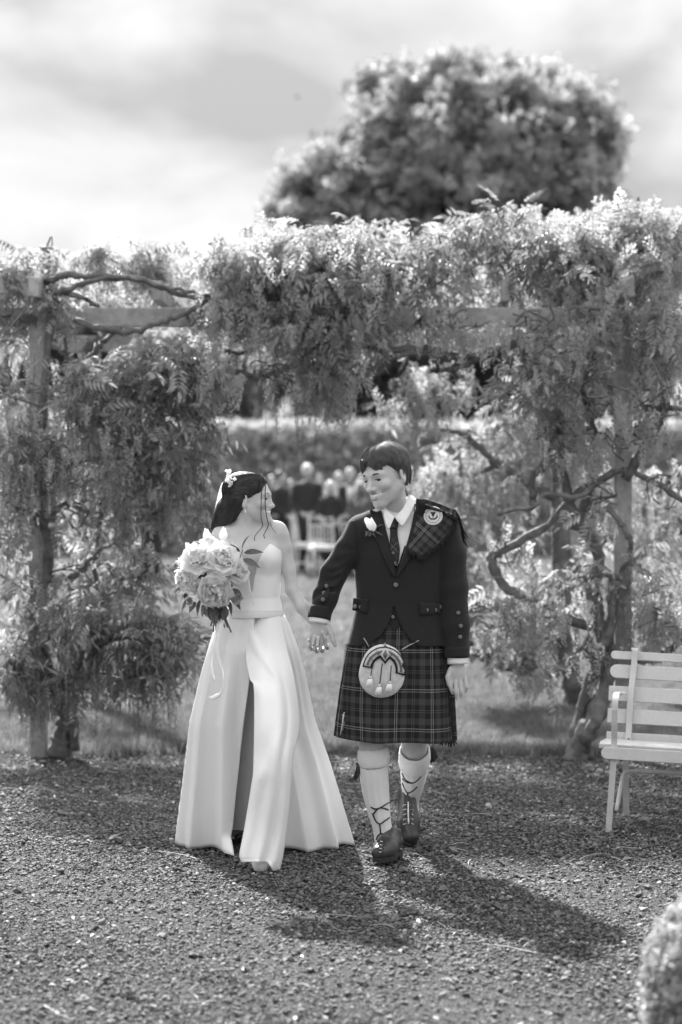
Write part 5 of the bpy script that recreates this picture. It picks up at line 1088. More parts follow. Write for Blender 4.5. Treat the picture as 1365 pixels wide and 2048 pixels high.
for i in range(5):
    y = 1606 + i * 9.5; w = 9 - i * .5
    lace([(817 - w, y + 3), (817, y), (817 + w, y + 5)], [B_f2], sh2, m_lace, .0024, 10.8)
    for s in (-1, 1): lace([(817 + s * 4, y + 3), (817 + s * 7, y + 3.5), (817 + s * 10, y + 5)], [B_f2], sh2, m_sock, .0018, 10.8, 'eyelet')
lace([(817, 1604), (817, 1625), (818, 1648)], [B_f2], sh2, m_sock, .0035, 10.8, 'tongue_gap')
for i in range(4):
    y = 1680 + i * 7; x = 763 - i * .8; w = 8 - i * .5
    lace([(x - w, y + 3), (x, y), (x + w, y + 4)], [B_f1], sh1, m_lace, .0026, 10.3); lace([(x - 2, y + 2), (x, y + 3), (x + 3, y + 3)], [B_f1], sh1, m_sock, .0018, 10.3, 'eyelet')
# ------------------------------------------------------------------ BRIDE
DB = 10.5; h = lambda px, py, dy=0.0: P(px, py, DB + dy)
bd = empty('person', G(520, 1735), 'smiling dark-haired woman in a long white satin wedding dress, walking and carrying a bouquet', 'person', 'the couple walking under the pergola')
bR_ = RY(dg(4)) @ RZ(dg(80)) @ RX(dg(-4)); bc_ = h(501, 999, -.02); bs_ = .925
wb = lambda p: HW(bR_, bc_, bs_, p)
def brow_(py, cx, hw, b, dy=0.0): k = DB / F; return (h(0, py)[2], (cx - CX) * k, DB + dy, hw * k, b)
hx, hy_, hz = h(640, 1262, -.09)
fb = Field(axis((-.68, -.30, .0040), (-.30, .0, .0034)), axis((10.18, 10.68, .0036)), axis((.92, 1.20, .0034), (1.20, 1.44, .006), (1.44, 1.76, .0030)))
head(fb, bR_, bc_, bs_, True)
fb.cone(wb((0, .034, -.055)), h(495, 1062, .02), .041, .046, .025); fb.cone(wb((-.03, .01, -.05)), h(506, 1072, -.045), .014, .010, .02)
tor = [brow_(1052, 497, 30, .045, .02), brow_(1066, 500, 62, .060, .01), brow_(1090, 505, 62, .080), brow_(1120, 508, 56, .090), brow_(1150, 510, 50, .082), brow_(1195, 511, 47, .078), brow_(1230, 510, 56, .092), brow_(1260, 509, 66, .105)]
fb.loft([q for q in tor if q[0] > h(0, 1215)[2]] + [brow_(1216, 511, 46, .074)], .03, 2.1)
fb.cone(h(450, 1064, .0), h(552, 1060, .0), .034, .036, .04); fb.ell(h(487, 1118, -.055), (.050, .045, .052), .03); fb.ell(h(532, 1116, -.055), (.050, .045, .052), .03)
fb.cone(h(500, 1068, -.038), h(548, 1052, -.022), .008, .007, .018); fb.cone(h(500, 1068, -.038), h(455, 1056, -.022), .008, .007, .018)
fb.chain([(*h(558, 1064), .038), (*h(569, 1095), .032), (*h(578, 1140, -.005), .0285), (*h(585, 1180, -.02), .028), (*h(605, 1215, -.05), .0265), (*h(630, 1246, -.075), .0205)], .03, .015)
fb.chain([(*h(445, 1066), .038), (*h(432, 1100), .031), (*h(425, 1150, -.02), .029), (*h(425, 1185, -.08), .026), (*h(440, 1205, -.18), .020)], .03, .015)
# her left hand under his: palm and four finger tips curling up in front of his knuckles
fb.ell(h(640, 1262, -.080), (.022, .014, .028), .012, R=RY(dg(-30)))
for pts in ([(630, 1252, -.088), (622, 1266, -.116), (618, 1282, -.122)], [(635, 1256, -.090), (629, 1272, -.126), (626, 1289, -.130)], [(641, 1258, -.090), (637, 1276, -.130), (635, 1292, -.132)], [(650, 1264, -.085), (651, 1276, -.124), (645, 1265, -.136)]):
    fb.chain([(*h(*q), r) for q, r in zip(pts, (.0085, .0080, .0066))], .004, .003)
# her right hand closed round the stems
fb.ell(h(441, 1208, -.20), (.020, .026, .026), .012)
for k in range(4): fb.chain([(*h(450, 1202 + k * 7, -.20), .0085), (*h(447, 1203 + k * 7, -.235), .0082), (*h(434, 1204 + k * 7, -.240), .0076), (*h(428, 1205 + k * 7, -.22), .007)], .005, .003)
fb.chain([(*h(447, 1200, -.20), .010), (*h(446, 1196, -.235), .0085), (*h(436, 1192, -.245), .0075)], .006, .003)
bb = ob('body', fb.mesh('body', m_skin_f, 1), bd); del fb
face_parts(bR_, bc_, bs_, bb, True)
m_nail = mat('nail', .58, .7, spec=.05)
for px, py, dy in ((617.5, 1281, -.129), (625.5, 1288, -.137), (634.5, 1291, -.139), (644.5, 1265, -.143)):
    b = MB(); q = h(px, py, dy); b.tube([q + (0, .001, .006), q + (0, -.001, .002), q + (0, 0, -.006)], [.0020, .0036, .0030], 8, True, .4); b.build('nail', m_nail, bb)
# hair, half up
fh = Field(axis((wb((0, 0, 0))[0] - .27, wb((0, 0, 0))[0] + .14, .0034)), axis((DB - .17, DB + .16, .0034)), axis((1.36, 1.75, .0034)))
fh.frame(bR_, bc_, bs_)
fh.ell((0, .018, .044), (.079, .103, .086), .01); fh.ell((0, .062, .060), (.060, .063, .060), .03)
fh.ell((0, -.088, -.038), (.084, .090, .092), .012, 'sub')
for q in (-1, 1): fh.ell((q * .086, .010, -.020), (.022, .023, .036), .008, 'sub')

fh.cone((-.050, -.058, .064), (-.066, -.028, .036), .007, .008, .02)
fh.frame()
fh.chain([(*wb((-.050, .050, -.01)), .040), (*h(455, 1018, -.02), .046), (*h(444, 1036, -.005), .038), (*h(433, 1050, .01), .020), (*h(426, 1056, .015), .008)], .03, .02)
fh.chain([(*wb((.02, .06, -.01)), .050), (*h(468, 1022, .03), .048), (*h(455, 1040, .05), .040), (*h(452, 1060, .07), .030), (*h(450, 1085, .08), .025)], .03, .02)
fh.chain([(*wb((-.060, .034, -.020)), .014), (*h(472, 1022, -.04), .018), (*h(462, 1036, -.04), .020), (*h(444, 1050, -.02), .010)], .02, .01)
fh.noise(.0012, 240, 14); fh.noise(.0018, 100, 15)
hb_ = ob('hair', fh.mesh('hair', m_hair_f, 1), bd)
def bride_lock(u, r):
    sd = -1 if r.random() < .62 else 1; x = r.random(); az0 = sd * (r.uniform(.02, .35) + 1.25 * x); el0 = np.interp(abs(az0), [0, .5, .9, 1.25, 1.6], [.52, .40, .18, -.10, -.36]) + r.uniform(0, .35) * (1 - x * .5)
    az1 = sd * r.uniform(2.45, 2.95); el1 = r.uniform(.05, .45) - .25 * x; sag = .10 + .10 * x
    return [(az0, el0), (az0 + (az1 - az0) * .33, el0 + (el1 - el0) * .33 - sag * (x > .5) + .22 * (x < .4)), (az0 + (az1 - az0) * .68, el0 + (el1 - el0) * .68 - sag * .6 + .10 * (x < .4)), (az1, el1)], r.uniform(.0, .035)
st = locks(bR_, bc_, bs_, 150, 14, 57, bride_lock, (.083, .107, .092), (0, .018, .045), 12, .75, .3)
def back_lock(u, r):
    az = r.uniform(2.2, 4.1); return [(az, .55), (az, .1), (az + r.gauss(0, .05), -.35), (az + r.gauss(0, .05), -.75)], r.uniform(.0, .05)
def side_lock(u, r):                                  # the layer drawn back above the ear
    a0 = -(r.uniform(.75, 1.15)); e0 = r.uniform(-.05, .35); return [(a0, e0), (a0 - .5, e0 - .12), (a0 - 1.0, e0 - .20 + r.gauss(0, .05)), (a0 - 1.5, e0 - .15)], r.uniform(.0, .03)
st += locks(bR_, bc_, bs_, 60, 13, 59, side_lock, (.083, .107, .092), (0, .018, .045), 12, .8, .3)
st += locks(bR_, bc_, bs_, 50, 12, 58, back_lock, (.083, .110, .092), (0, .020, .045), 10, .8, .3)
bv_h = bvh_of(hb_.data)
for i in range(650):                                                            # drawn back from the temple towards the comb
    u = random.random(); t0 = np.array(crom([(527 - 22 * u ** 2, 946 + 46 * u), (500 - 4 * u, 948 + 46 * u + 5 * math.sin(u * 3)), (478, 952 + 46 * u), (460 + 4 * u, 958 + 40 * u)], 12)) + np.array([0, random.gauss(0, 1.2)]); o = random.uniform(0, .004); pth = []
    for a in t0[random.randint(0, 3):12 - random.randint(0, 3)]:
        q = front([bv_h], a[0], a[1], .0012 + o, DB)
        if q is not None: pth.append(q)
    if len(pth) > 4: st.append(np.array(pth))
for i in range(520):                                                            # long lengths falling behind the ear
    u = random.uniform(-.15, 1.15); t0 = np.array(crom([(452 + 30 * u, 975 + 14 * u), (446 + 28 * u, 1012 + 8 * u), (437 + 26 * u, 1036 + 6 * u), (426 + 12 * u, 1056)], 10)); o = random.uniform(0, .003); pth = []
    for a in t0 + np.array([random.gauss(0, 2), 0]):
        q = front([bv_h], a[0], a[1], .001 + o, DB)
        if q is not None: pth.append(q)
    if len(pth) > 4: st.append(np.array(pth))
strands('hair_strands', st, .0009, m_hair_f, hb_)
for pts in ([(524, 951, -.085), (524, 975, -.098), (523, 1005, -.105), (523, 1035, -.105), (526, 1052, -.105), (516, 1065, -.108), (510, 1074, -.11), (510, 1082, -.11)], [(531, 956, -.06), (531, 980, -.085), (531, 1010, -.09), (534, 1034, -.095), (537, 1050, -.098), (532, 1062, -.10), (528, 1070, -.10), (530, 1077, -.10)], [(538, 1040, -.05), (545, 1056, -.05), (552, 1066, -.05)]):
    c = crom([h(*q) for q in pts], 26); b = MB(); k = .0013 if len(pts) > 3 else .0006
    for o in range(4): b.tube(c + np.array([random.gauss(0, k * .7), random.gauss(0, k), 0]), np.linspace(k * .8, k * .35, 26), 5)
    b.build('loose_lock', m_hair_f, hb_)
# blossom comb, veil, earring
m_pearl = mat('pearl', .82, .25, spec=.6)
hp_ = bpy.data.objects.new('hair_comb', None); COL.objects.link(hp_); hp_.parent = bd; hp_.matrix_parent_inverse = Matrix.Translation(-Vector(bd.location))
for i in range(34):
    q = h(random.gauss(458, 5.0), random.gauss(957, 6.5), -.085 + random.gauss(0, .012)); hh = front([bv_h], 682.5 + q[0] * F / q[1], 927 - (q[2] - EYE) * F / q[1], .006 + random.uniform(0, .008), DB); q = hh if hh is not None else q
    if i % 3 == 0:
        v_, f_ = petals(6, .010, i, 1.0, (-.3, -.8, .3)); o = ob('comb_flower', mesh('comb_flower', v_ + q, f_, m_petal)); o.parent = hp_
    else:
        b = MB(); b.tube([q + (0, 0, .004), q + (0, 0, .002), q + (0, 0, -.002), q + (0, 0, -.004)], [.001, .0038, .0038, .001], 8); o = b.build('pearl', m_pearl); o.parent = hp_
vl = [[(451, 962, .04), (447, 964, .02), (444, 966, -.01)], [(450, 985, .08), (441, 982, .03), (438, 984, .0)], [(446, 1010, .10), (433, 1010, .04), (432, 1012, .0)], [(440, 1040, .12), (426, 1038, .05), (427, 1040, .01)], [(440, 1075, .13), (422, 1056, .06), (424, 1058, .02)]]
rws = [crom([h(*q) for q in r_], 8) for r_ in vl]; rws = np.array(rws); fl = np.stack([crom(rws[:, j], 18) for j in range(8)], 1)
I = np.arange(18 * 8).reshape(18, 8); ob('veil', mesh('veil', fl.reshape(-1, 3), np.stack([I[:-1, :-1], I[1:, :-1], I[1:, 1:], I[:-1, 1:]], -1).reshape(-1, 4), mat('veil_tulle', .85, .6, trans=.5)), bd)
b = MB(); q = front([bvh_of(bb.data)], 491, 1015, .004, DB); q = h(491, 1015, -.1) if q is None else q; b.tube([q, q + (0, 0, -.008)], .0008, 5); b.tube([q + (0, 0, -.008), q + (0, 0, -.014), q + (0, 0, -.021), q + (0, 0, -.025)], [.0008, .0025, .0042, .001], 8); b.build('earring', m_pearl, bd)
# ---- dress
m_satin = mat('white_satin', .86, .38, var=(6, .02), bump=(14, .22, .012), spec=.45, sheen=.2)
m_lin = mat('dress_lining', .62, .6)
fbod = Field(axis((h(440, 0)[0], h(575, 0)[0], .0034)), axis((DB - .16, DB + .13, .0034)), axis((h(0, 1240)[2], h(0, 1070)[2], .0034)))
fbod.loft(tor, .03, 2.1, extra=.0055); fbod.ell(h(487, 1118, -.057), (.055, .050, .060), .03); fbod.ell(h(534, 1116, -.057), (.052, .050, .060), .03)
xzb = lambda l: [(h(a, b)[0], h(a, b)[2]) for a, b in l]
ft = polyfn(xzb([(430, 1110), (452, 1096), (468, 1086), (478, 1092), (492, 1125), (500, 1155), (505, 1184), (509, 1160), (516, 1128), (527, 1103), (541, 1086), (549, 1090), (562, 1100), (590, 1110), (590, 1222), (430, 1222)]))
bk = polyfn(xzb([(420, 1118), (600, 1118), (600, 1222), (420, 1222)]))
fbod.poly(lambda X, Y, Z: np.where(Y < DB - .005, ft(X, Y, Z), bk(X, Y, Z)))
fbod.noise(.0016, 70, 51, lambda X, Y, Z: np.exp(-((Z - h(0, 1185)[2]) / .05) ** 2))
bo_ = ob('bodice', fbod.mesh('bodice', m_satin, 1), bd); B_bo = bvh_of(bo_.data)
for px in (505,): 
    q_ = [front([B_bo], px + .5 * i, 1184 + 5 * i, .0005, DB) for i in range(6)]; q_ = [x for x in q_ if x is not None]
    if len(q_) > 3: tube_obj('bodice_seam', q_, .0014, m_satin, bo_, 5)
# waist band
wv_ = []; n_ = 48
for py, ex in ((1202, .001), (1204, .0048), (1218, .0050), (1230, .0052), (1232, .001)):
    z = h(0, py)[2]; T = np.array(sorted(tor)); a_, b_ = np.interp(z, T[:, 0], T[:, 3]) + ex, np.interp(z, T[:, 0], T[:, 4]) + ex; cx = np.interp(z, T[:, 0], T[:, 1])
    for k in range(n_): an = 2 * math.pi * k / n_; wv_.append((cx + a_ * math.cos(an), DB + b_ * math.sin(an), z + .006 * math.sin(an * 1 + .8)))
I = np.arange(5 * n_).reshape(5, n_); J = np.roll(I, -1, 1); ob('waistband', mesh('waistband', wv_, np.stack([I[:-1], J[:-1], J[1:], I[1:]], -1).reshape(-1, 4), m_satin), bd)
# overskirt: a full loop open at the front, hanging in folds
rowsY = np.array([1228, 1250, 1300, 1345, 1360, 1380, 1445, 1520, 1584, 1640, 1690.])
Lx = np.interp(rowsY, [1228, 1250, 1333, 1445, 1556, 1668, 1690], [452, 432, 407, 382, 371, 358, 356]); Rx = np.interp(rowsY, [1228, 1250, 1320, 1445, 1500, 1584, 1690], [567, 579, 604, 629, 649, 674, 703])
gapL = np.interp(rowsY, [1228, 1300, 1360, 1445, 1570, 1667, 1690], [512, 506, 502, 490, 476, 469, 462]); gapR = np.interp(rowsY, [1228, 1300, 1360, 1450, 1600, 1690], [522, 536, 548, 556, 560, 562])
dpt = np.interp(rowsY, [1228, 1300, 1445, 1690], [.10, .15, .19, .23]); NRS, NCS = 60, 300
sv = np.zeros((NRS, NCS, 3)); py_ = np.linspace(1228, 1690, NRS)
for i, py in enumerate(py_):
    t = i / (NRS - 1); lx, rx, gl, gr_, b_ = [np.interp(py, rowsY, q) for q in (Lx, Rx, gapL, gapR, dpt)]
    cd = DB + .36 * t + .015; k = cd / F; cx = (lx + rx) / 2; a_ = (rx - lx) / 2
    # start at the left edge of the front opening, go round by the left and back to the right edge
    aL = -math.pi / 2 - math.asin(np.clip((cx - gl) / a_, -1, 1)); aR = -math.pi / 2 + math.asin(np.clip((gr_ - cx) / a_, -1, 1)) + 0.0
    th = np.linspace(aL, aR - 2 * math.pi, NCS)
    amp = .11 * t ** .95
    w_ = amp * ((1 - 2 * np.abs(np.sin(th * 6.5 + .5 + .2 * math.sin(t * 2)))) * 1.1 + .55 * np.sin(th * 7 + 2.0) + .30 * np.sin(th * 19 + 1))
    w_ = w_ + .055 * math.exp(-t * 5) * (np.abs(np.sin(th * 9 + 1)) - .5) * min(1, t * 12)
    inn = np.clip(np.cos(th), -1, 1); edge_ = np.clip(np.abs(np.cos(th)), 0, 1)
    rr = 1 + w_ * 1.25 * (1 - .45 * edge_ ** 6)
    X = (cx + a_ * np.cos(th) * (1 + .30 * w_) - CX) * k; Y = cd + b_ * np.sin(th) * rr
    Z = EYE - (py - HY) * k + 0 * X
    # hem follows the ground
    if t > .6:
        zt = max(0.006, (1 - t) / .4); zg = .012 + .006 * np.sin(th * 9); Z = Z * 1.0
    sv[i] = np.stack([X, Y, Z], 1)
# let the hem reach the ground evenly
zt_ = sv[0, :, 2].mean(); tgt = .010 + .010 * np.maximum(0, np.sin(np.linspace(0, 40, NCS)))
for i in range(NRS):
    f_ = i / (NRS - 1); sv[i, :, 2] = zt_ + (tgt - zt_) * ((zt_ - sv[i, :, 2]) / (zt_ - sv[-1, :, 2]))
sv[-5:, :8, 1] -= np.linspace(.0, .10, 5)[:, None] * np.linspace(1, 0, 8)[None]; sv[-5:, :8, 0] += np.linspace(0, .035, 5)[:, None] * np.linspace(1, 0, 8)[None]
I = np.arange(NRS * NCS).reshape(NRS, NCS)
so_ = ob('overskirt', mesh('overskirt', sv.reshape(-1, 3), np.stack([I[:-1, :-1], I[:-1, 1:], I[1:, 1:], I[1:, :-1]], -1).reshape(-1, 4), m_satin), bd); solid(so_, .004, 0)
# front panel falling over her leading leg
eL = crom([(505, 1226), (492, 1300), (500, 1356), (509, 1384), (508, 1528), (503, 1575), (489, 1660), (480, 1708), (484, 1724)], 60)
eR = crom([(560, 1226), (572, 1290), (590, 1361), (600, 1450), (586, 1514), (580, 1598), (571, 1681), (561, 1735), (551, 1752)], 60)
dc = crom([(10.43,), (10.37,), (10.27,), (10.18,), (10.10,), (10.10,), (10.10,), (10.09,), (10.08,)], 60)[:, 0]; NP = 44; pv = np.zeros((60, NP, 3))
for i in range(60):
    t = i / 59; u = np.linspace(0, 1, NP); px = eL[i, 0] + (eR[i, 0] - eL[i, 0]) * u; py = eL[i, 1] + (eR[i, 1] - eL[i, 1]) * u
    wq = np.clip((t - .55) / .3, 0, 1); py = eL[i, 1] + (eR[i, 1] - eL[i, 1]) * ((1 - wq) * u + wq * np.clip((u - .74) / .26, 0, 1) ** 1.3)
    if False: py = py - 12 * np.sin(np.pi * np.clip(u * 1.35, 0, 1)) * (t - .93) / .07 * .5 + np.where(u > .78, (u - .78) * 60 * (t - .93) / .07, 0)
    pl_ = .026 * np.exp(-((py - (1236 + u * 150 + 20)) / 16) ** 2) * np.clip(1 - t * 2.6, 0, 1)
    legx = np.interp(t, [0, .3, .6, 1], [.50, .42, .40, .42]); R_ = np.interp(t, [0, .3, 1], [.03, .075, .06])
    d_ = dc[i] + R_ * ((u - legx) / .5) ** 2 * 1.1
    d_ = d_ - pl_ + .012 * t * np.sin(u * 15 + 3 * t + 1) + .010 * np.exp(-((u - .72) / .06) ** 2) * min(1, t * 2) - .012 * np.exp(-((u - .86) / .10) ** 2) * min(1, t * 2.2)
    d_ = d_ + .0075 * snoise(px * .02, py * .035, 0 * px, 1.6, 77) * min(1, t * 3) * (1 if .15 < t < .92 else .5) + .007 * np.exp(-(((py - 1500) + (u - .5) * 70) / 26) ** 2) * np.sin(u * 9) + .006 * np.sin((py + (u * 60)) * .055) * np.exp(-((t - .52) / .25) ** 2) * np.clip(1 - u * 1.6, 0, 1)
    for j in range(NP): pv[i, j] = P(px[j], py[j], d_[j])
pv[:, :, 2] = np.maximum(pv[:, :, 2], .012)
I = np.arange(60 * NP).reshape(60, NP)
fp = ob('front_panel', mesh('front_panel', pv.reshape(-1, 3), np.stack([I[:-1, :-1], I[1:, :-1], I[1:, 1:], I[:-1, 1:]], -1).reshape(-1, 4), m_satin), bd); solid(fp, .004, 0)
# narrow inner skirt (in shadow behind the slit) and the pale shoe
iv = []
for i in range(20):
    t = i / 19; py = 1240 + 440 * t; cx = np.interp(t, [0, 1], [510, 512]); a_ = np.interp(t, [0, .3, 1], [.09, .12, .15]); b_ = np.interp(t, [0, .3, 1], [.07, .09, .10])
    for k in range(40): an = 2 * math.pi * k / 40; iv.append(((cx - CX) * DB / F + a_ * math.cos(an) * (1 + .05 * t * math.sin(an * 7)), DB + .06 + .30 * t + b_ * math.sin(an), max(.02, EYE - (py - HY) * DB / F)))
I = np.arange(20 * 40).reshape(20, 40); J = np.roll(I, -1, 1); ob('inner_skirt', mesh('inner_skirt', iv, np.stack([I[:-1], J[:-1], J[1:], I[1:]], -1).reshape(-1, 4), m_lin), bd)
fsh = Field(*[axis((a - .10, a + .20 if k == 1 else a + .09, .004)) for k, a in enumerate(P(522, 1735, 10.17))]); c0 = P(522, 1728, 10.16)
fsh.ell(c0 + (0, .05, .002), (.040, .085, .030), .01); fsh.cone(c0 + (0, .0, -.012), c0 + (0, .09, -.004), .030, .030, .02); fsh.poly(lambda X, Y, Z: .008 - Z + 0 * X + 0 * Y)
ob('shoe', fsh.mesh('shoe', mat('white_shoe', .74, .5, var=(300, .2), bump=(300, .6, .003))), bd)

# ------------------------------------------------------------------ BOUQUET
bq_ = empty('bouquet', h(432, 1235, -.22), 'round bouquet of white peonies and dark leaves with trailing ribbon, in the bride\'s hand', 'bouquet')
m_petal2 = mat('petal_cream', .84, .6, trans=.40, var=(60, .06), spec=.2)
core = h(425, 1150, -.18)
specs = [('peony', 396, 1116, -.24, 34, 0), ('peony', 445, 1118, -.25, 36, 0), ('peony', 430, 1182, -.27, 35, 1), ('peony', 374, 1158, -.22, 28, 0), ('peony', 476, 1144, -.21, 26, 0), ('peony', 418, 1092, -.16, 26, 0), ('peony', 366, 1132, -.16, 20, 1), ('peony', 455, 1092, -.18, 16, 0), ('peony', 390, 1172, -.25, 18, 1), ('peony', 405, 1140, -.16, 30, 0)]
for i, (nm, px, py, dy, rp, cr) in enumerate(specs):
    q = h(px, py, dy); R_ = rp * DB / F; ax = q - core; ax = ax / np.linalg.norm(ax) + np.array([0, -.75, .1])
    v_, f_ = petals(46 if rp > 24 else 26, R_, 100 + i, .95 if not cr else .85, ax, ruff=.10 if not cr else .22)
    ob(nm, mesh(nm, v_ + q, f_, m_petal2 if cr else m_petal), bq_)
for px, py, dy, s in ((415, 1073, -.15, 1.0), (447, 1071, -.17, 1.0), (380, 1098, -.14, .9)):
    q = h(px, py, dy); f_ = Field(*[axis((a - .05, a + .05, .0025)) for a in q]); f_.frame(RY(dg((px - 430) * .5)), q, s); f_.ell((0, 0, 0), (.018, .018, .024), .01); f_.cone((.004, -.006, .0), (.006, -.008, .030), .012, .003, .004); f_.cone((-.006, -.004, .004), (-.004, -.004, .034), .012, .004, .004); ob('rose_bud', f_.mesh('rose_bud', m_petal), bq_)
for i, (px, py, dy, r_) in enumerate(((470, 1200, -.24, 10), (455, 1165, -.26, 8), (353, 1132, -.16, 8), (380, 1203, -.22, 9), (478, 1195, -.22, 8), (398, 1178, -.26, 7))):
    q = h(px, py, dy); v_, f_ = petals(16, r_ * DB / F, 300 + i, .8, (0, -1, .1), ruff=.25); ob('filler_bloom', mesh('filler_bloom', v_ + q, f_, mat('filler_petal', .40, .7, trans=.2)), bq_)
# dark glossy sprig at the upper right, collar of leaves, and stems
for px, py, d_, L in ((480, 1112, (-.55, -.3, .75), .075), (484, 1100, (.30, -.3, .85), .075), (488, 1106, (.95, -.2, .12), .085), (486, 1118, (.85, -.3, -.35), .085), (478, 1118, (.0, -.5, -.6), .05)):
    v_, f_ = leafshape(L, .015, .15); ob('leaf', mesh('leaf', orient(v_, h(px, py, -.17), d_, .9), f_, m_gleaf), bq_)
tube_obj('sprig_stem', crom([h(462, 1160, -.18), h(474, 1135, -.17), h(482, 1110, -.17), h(486, 1100, -.17)], 10), .0022, m_stem, bq_, 6)
for k in range(34):
    a = random.uniform(0, 6.283); rx_ = random.uniform(45, 66); px, py = 425 + math.cos(a) * rx_ * .9, 1152 + math.sin(a) * rx_
    if py < 1120 and random.random() < .75: continue
    v_, f_ = leafshape(random.uniform(.05, .08), .013, .3); ob('leaf', mesh('leaf', orient(v_, h(px, py, -.19), (math.cos(a) * .8, -.5, -math.sin(a) * .8), random.uniform(-.6, .6)), f_, m_gleaf), bq_)
for k in range(11):
    px = 430 + random.uniform(-12, 22); v_, f_ = leafshape(random.uniform(.05, .075), .015, .2); ob('leaf', mesh('leaf', orient(v_, h(px, 1212, -.24), (random.uniform(-.5, .5), -.35, -.7), random.uniform(-.6, .6)), f_, m_gleaf), bq_)
for px in (422, 427, 432, 436, 440, 445, 450, 456, 463):
    tube_obj('stem', crom([h(430 + (px - 440) * .5, 1190, -.20), h(436 + (px - 440) * .5, 1225, -.22), h(px, 1258 + random.uniform(-6, 10), -.23)], 8), .0033, m_stem, bq_, 6)
fcore = Field(*[axis((a - .14, a + .14, .008)) for a in core]); fcore.ell(core, (.10, .08, .10), .01); fcore.noise(.01, 60, 9); ob('foliage_core', fcore.mesh('foliage_core', m_gleaf), bq_)
for A, W in (([(444, 1240, -.24), (436, 1300, -.25), (446, 1345, -.26), (448, 1370, -.26), (440, 1388, -.27), (422, 1397, -.28)], 10), ([(440, 1240, -.235), (430, 1275, -.24), (424, 1320, -.24), (428, 1360, -.235)], 7)):
    c = crom(A, 24); V_ = []
    for i, q in enumerate(c):
        tw = .5 + .5 * math.cos(i * .25); V_ += [h(q[0] - W * .5 * tw, q[1] - (3 if i > 18 else 0), q[2]), h(q[0] + W * .5 * tw, q[1] + (4 if i > 18 else 0), q[2] + .012 * (1 - tw))]
    solid(ob('ribbon', mesh('ribbon', V_, [(2 * i, 2 * i + 1, 2 * i + 3, 2 * i + 2) for i in range(23)], m_satin), bq_), .0015)
# ================================================================== bench
m_paint = mat('white_bench_paint', .54, .45, var=(5, .06), var2=(60, .05), bump=(70, .25, .002), spec=.4)
bo0 = G(1217, 1665); bM = RZ(dg(-11)) @ RY(dg(2.2))
bn = empty('garden_bench', bo0, 'white painted slatted garden bench with curved metal end frame beside the path', 'bench')
def BW(p): return np.asarray(p, float) @ bM.T + bo0
LEN = 1.5
def slat(name, y, z, w, t, tilt, x0=-.06, x1=LEN + .06, round_=False, n=10):
    """a plank along the bench: w high (or deep), t thick; rounded end where the photo shows it"""
    ol = []
    if round_:
        for k in range(n): a = math.pi / 2 + math.pi * k / (n - 1); ol.append((x0 + w / 2 + math.cos(a) * w / 2, math.sin(a) * w / 2))
        for k in range(n): a = -math.pi / 2 + math.pi * k / (n - 1); ol.append((x1 - w / 2 + math.cos(a) * w / 2, math.sin(a) * w / 2))
    else: ol = [(x0, w / 2), (x0, -w / 2), (x1, -w / 2), (x1, w / 2)]
    c, s = math.cos(tilt), math.sin(tilt); m_ = len(ol); V_ = []
    for q in (-t / 2, t / 2):
        for a, b_ in ol: V_.append((a, y + q * c + b_ * s, z + b_ * c - q * s))
    f = [tuple(range(m_))[::-1], tuple(range(m_, 2 * m_))] + [(i, (i + 1) % m_, m_ + (i + 1) % m_, m_ + i) for i in range(m_)]
    o = ob(name, mesh(name, BW(V_), f, m_paint, False), bn); md = o.modifiers.new('bevel', 'BEVEL'); md.width = .003; md.segments = 2; md.limit_method = 'ANGLE'; return o
for z, w, r_ in ((.785, .040, True), (.708, .066, True), (.602, .072, False), (.496, .070, False), (.392, .056, False)): slat('back_slat', .44 + (z - .39) * .22, z, w, .022, .20, round_=r_)
slat('front_slat', -.020, .372, .056, .024, .12, -.045, round_=True)
for i in range(4): slat('seat_slat', .06 + i * .098, .402 - i * .008, .088, .022, math.pi / 2 - .06)
def strap(name, pts, w=.028, t=.010, n=40):
    c = crom(pts, n); tg = np.gradient(c, axis=0); tg /= np.linalg.norm(tg, axis=1)[:, None]; V_ = []
    for i in range(n):
        s_ = np.array([1., 0, 0]); nn = np.cross(s_, tg[i]); nn /= np.linalg.norm(nn) + 1e-9
        for a, b_ in ((-1, -1), (1, -1), (1, 1), (-1, 1)): V_.append(c[i] + s_ * a * w / 2 + nn * b_ * t / 2)
    f = [(i * 4 + j, i * 4 + (j + 1) % 4, (i + 1) * 4 + (j + 1) % 4, (i + 1) * 4 + j) for i in range(n - 1) for j in range(4)] + [(0, 3, 2, 1), tuple((n - 1) * 4 + j for j in range(4))]
    return ob(name, mesh(name, BW(V_), f, m_paint, False), bn)
for x in (.012, LEN - .012):
    strap('front_leg', [(x - .012, -.005, -.02), (x - .006, -.008, .15), (x, -.012, .32), (x, .0, .42), (x, -.03, .50), (x, -.045, .58)])
    strap('arm_rest', [(x, -.045, .575), (x, -.03, .625), (x, .05, .645), (x, .22, .63), (x, .38, .61), (x, .43, .615)])
    strap('back_upright', [(x + .03, .40, .36), (x + .035, .425, .42), (x + .036, .445, .58), (x + .044, .49, .75), (x + .046, .50, .815), (x + .04, .52, .82)])
    strap('rear_leg', [(x + .022, .44, .42), (x + .026, .45, .25), (x + .03, .50, .08), (x + .034, .53, -.01)])
    strap('seat_rail', [(x, -.01, .345), (x, .2, .35), (x, .44, .34)], .022)
    b = MB(); b.tube(BW(crom([(x + .02, .02, .10), (x + .03, .10, .20), (x + .045, .16, .262), (x + (.12 if x < 1 else -.12), .17, .275)], 14)), .010, 8); b.build('brace', m_paint, bn)
m_bolt = mat('rusty_bolt', .08, .6)
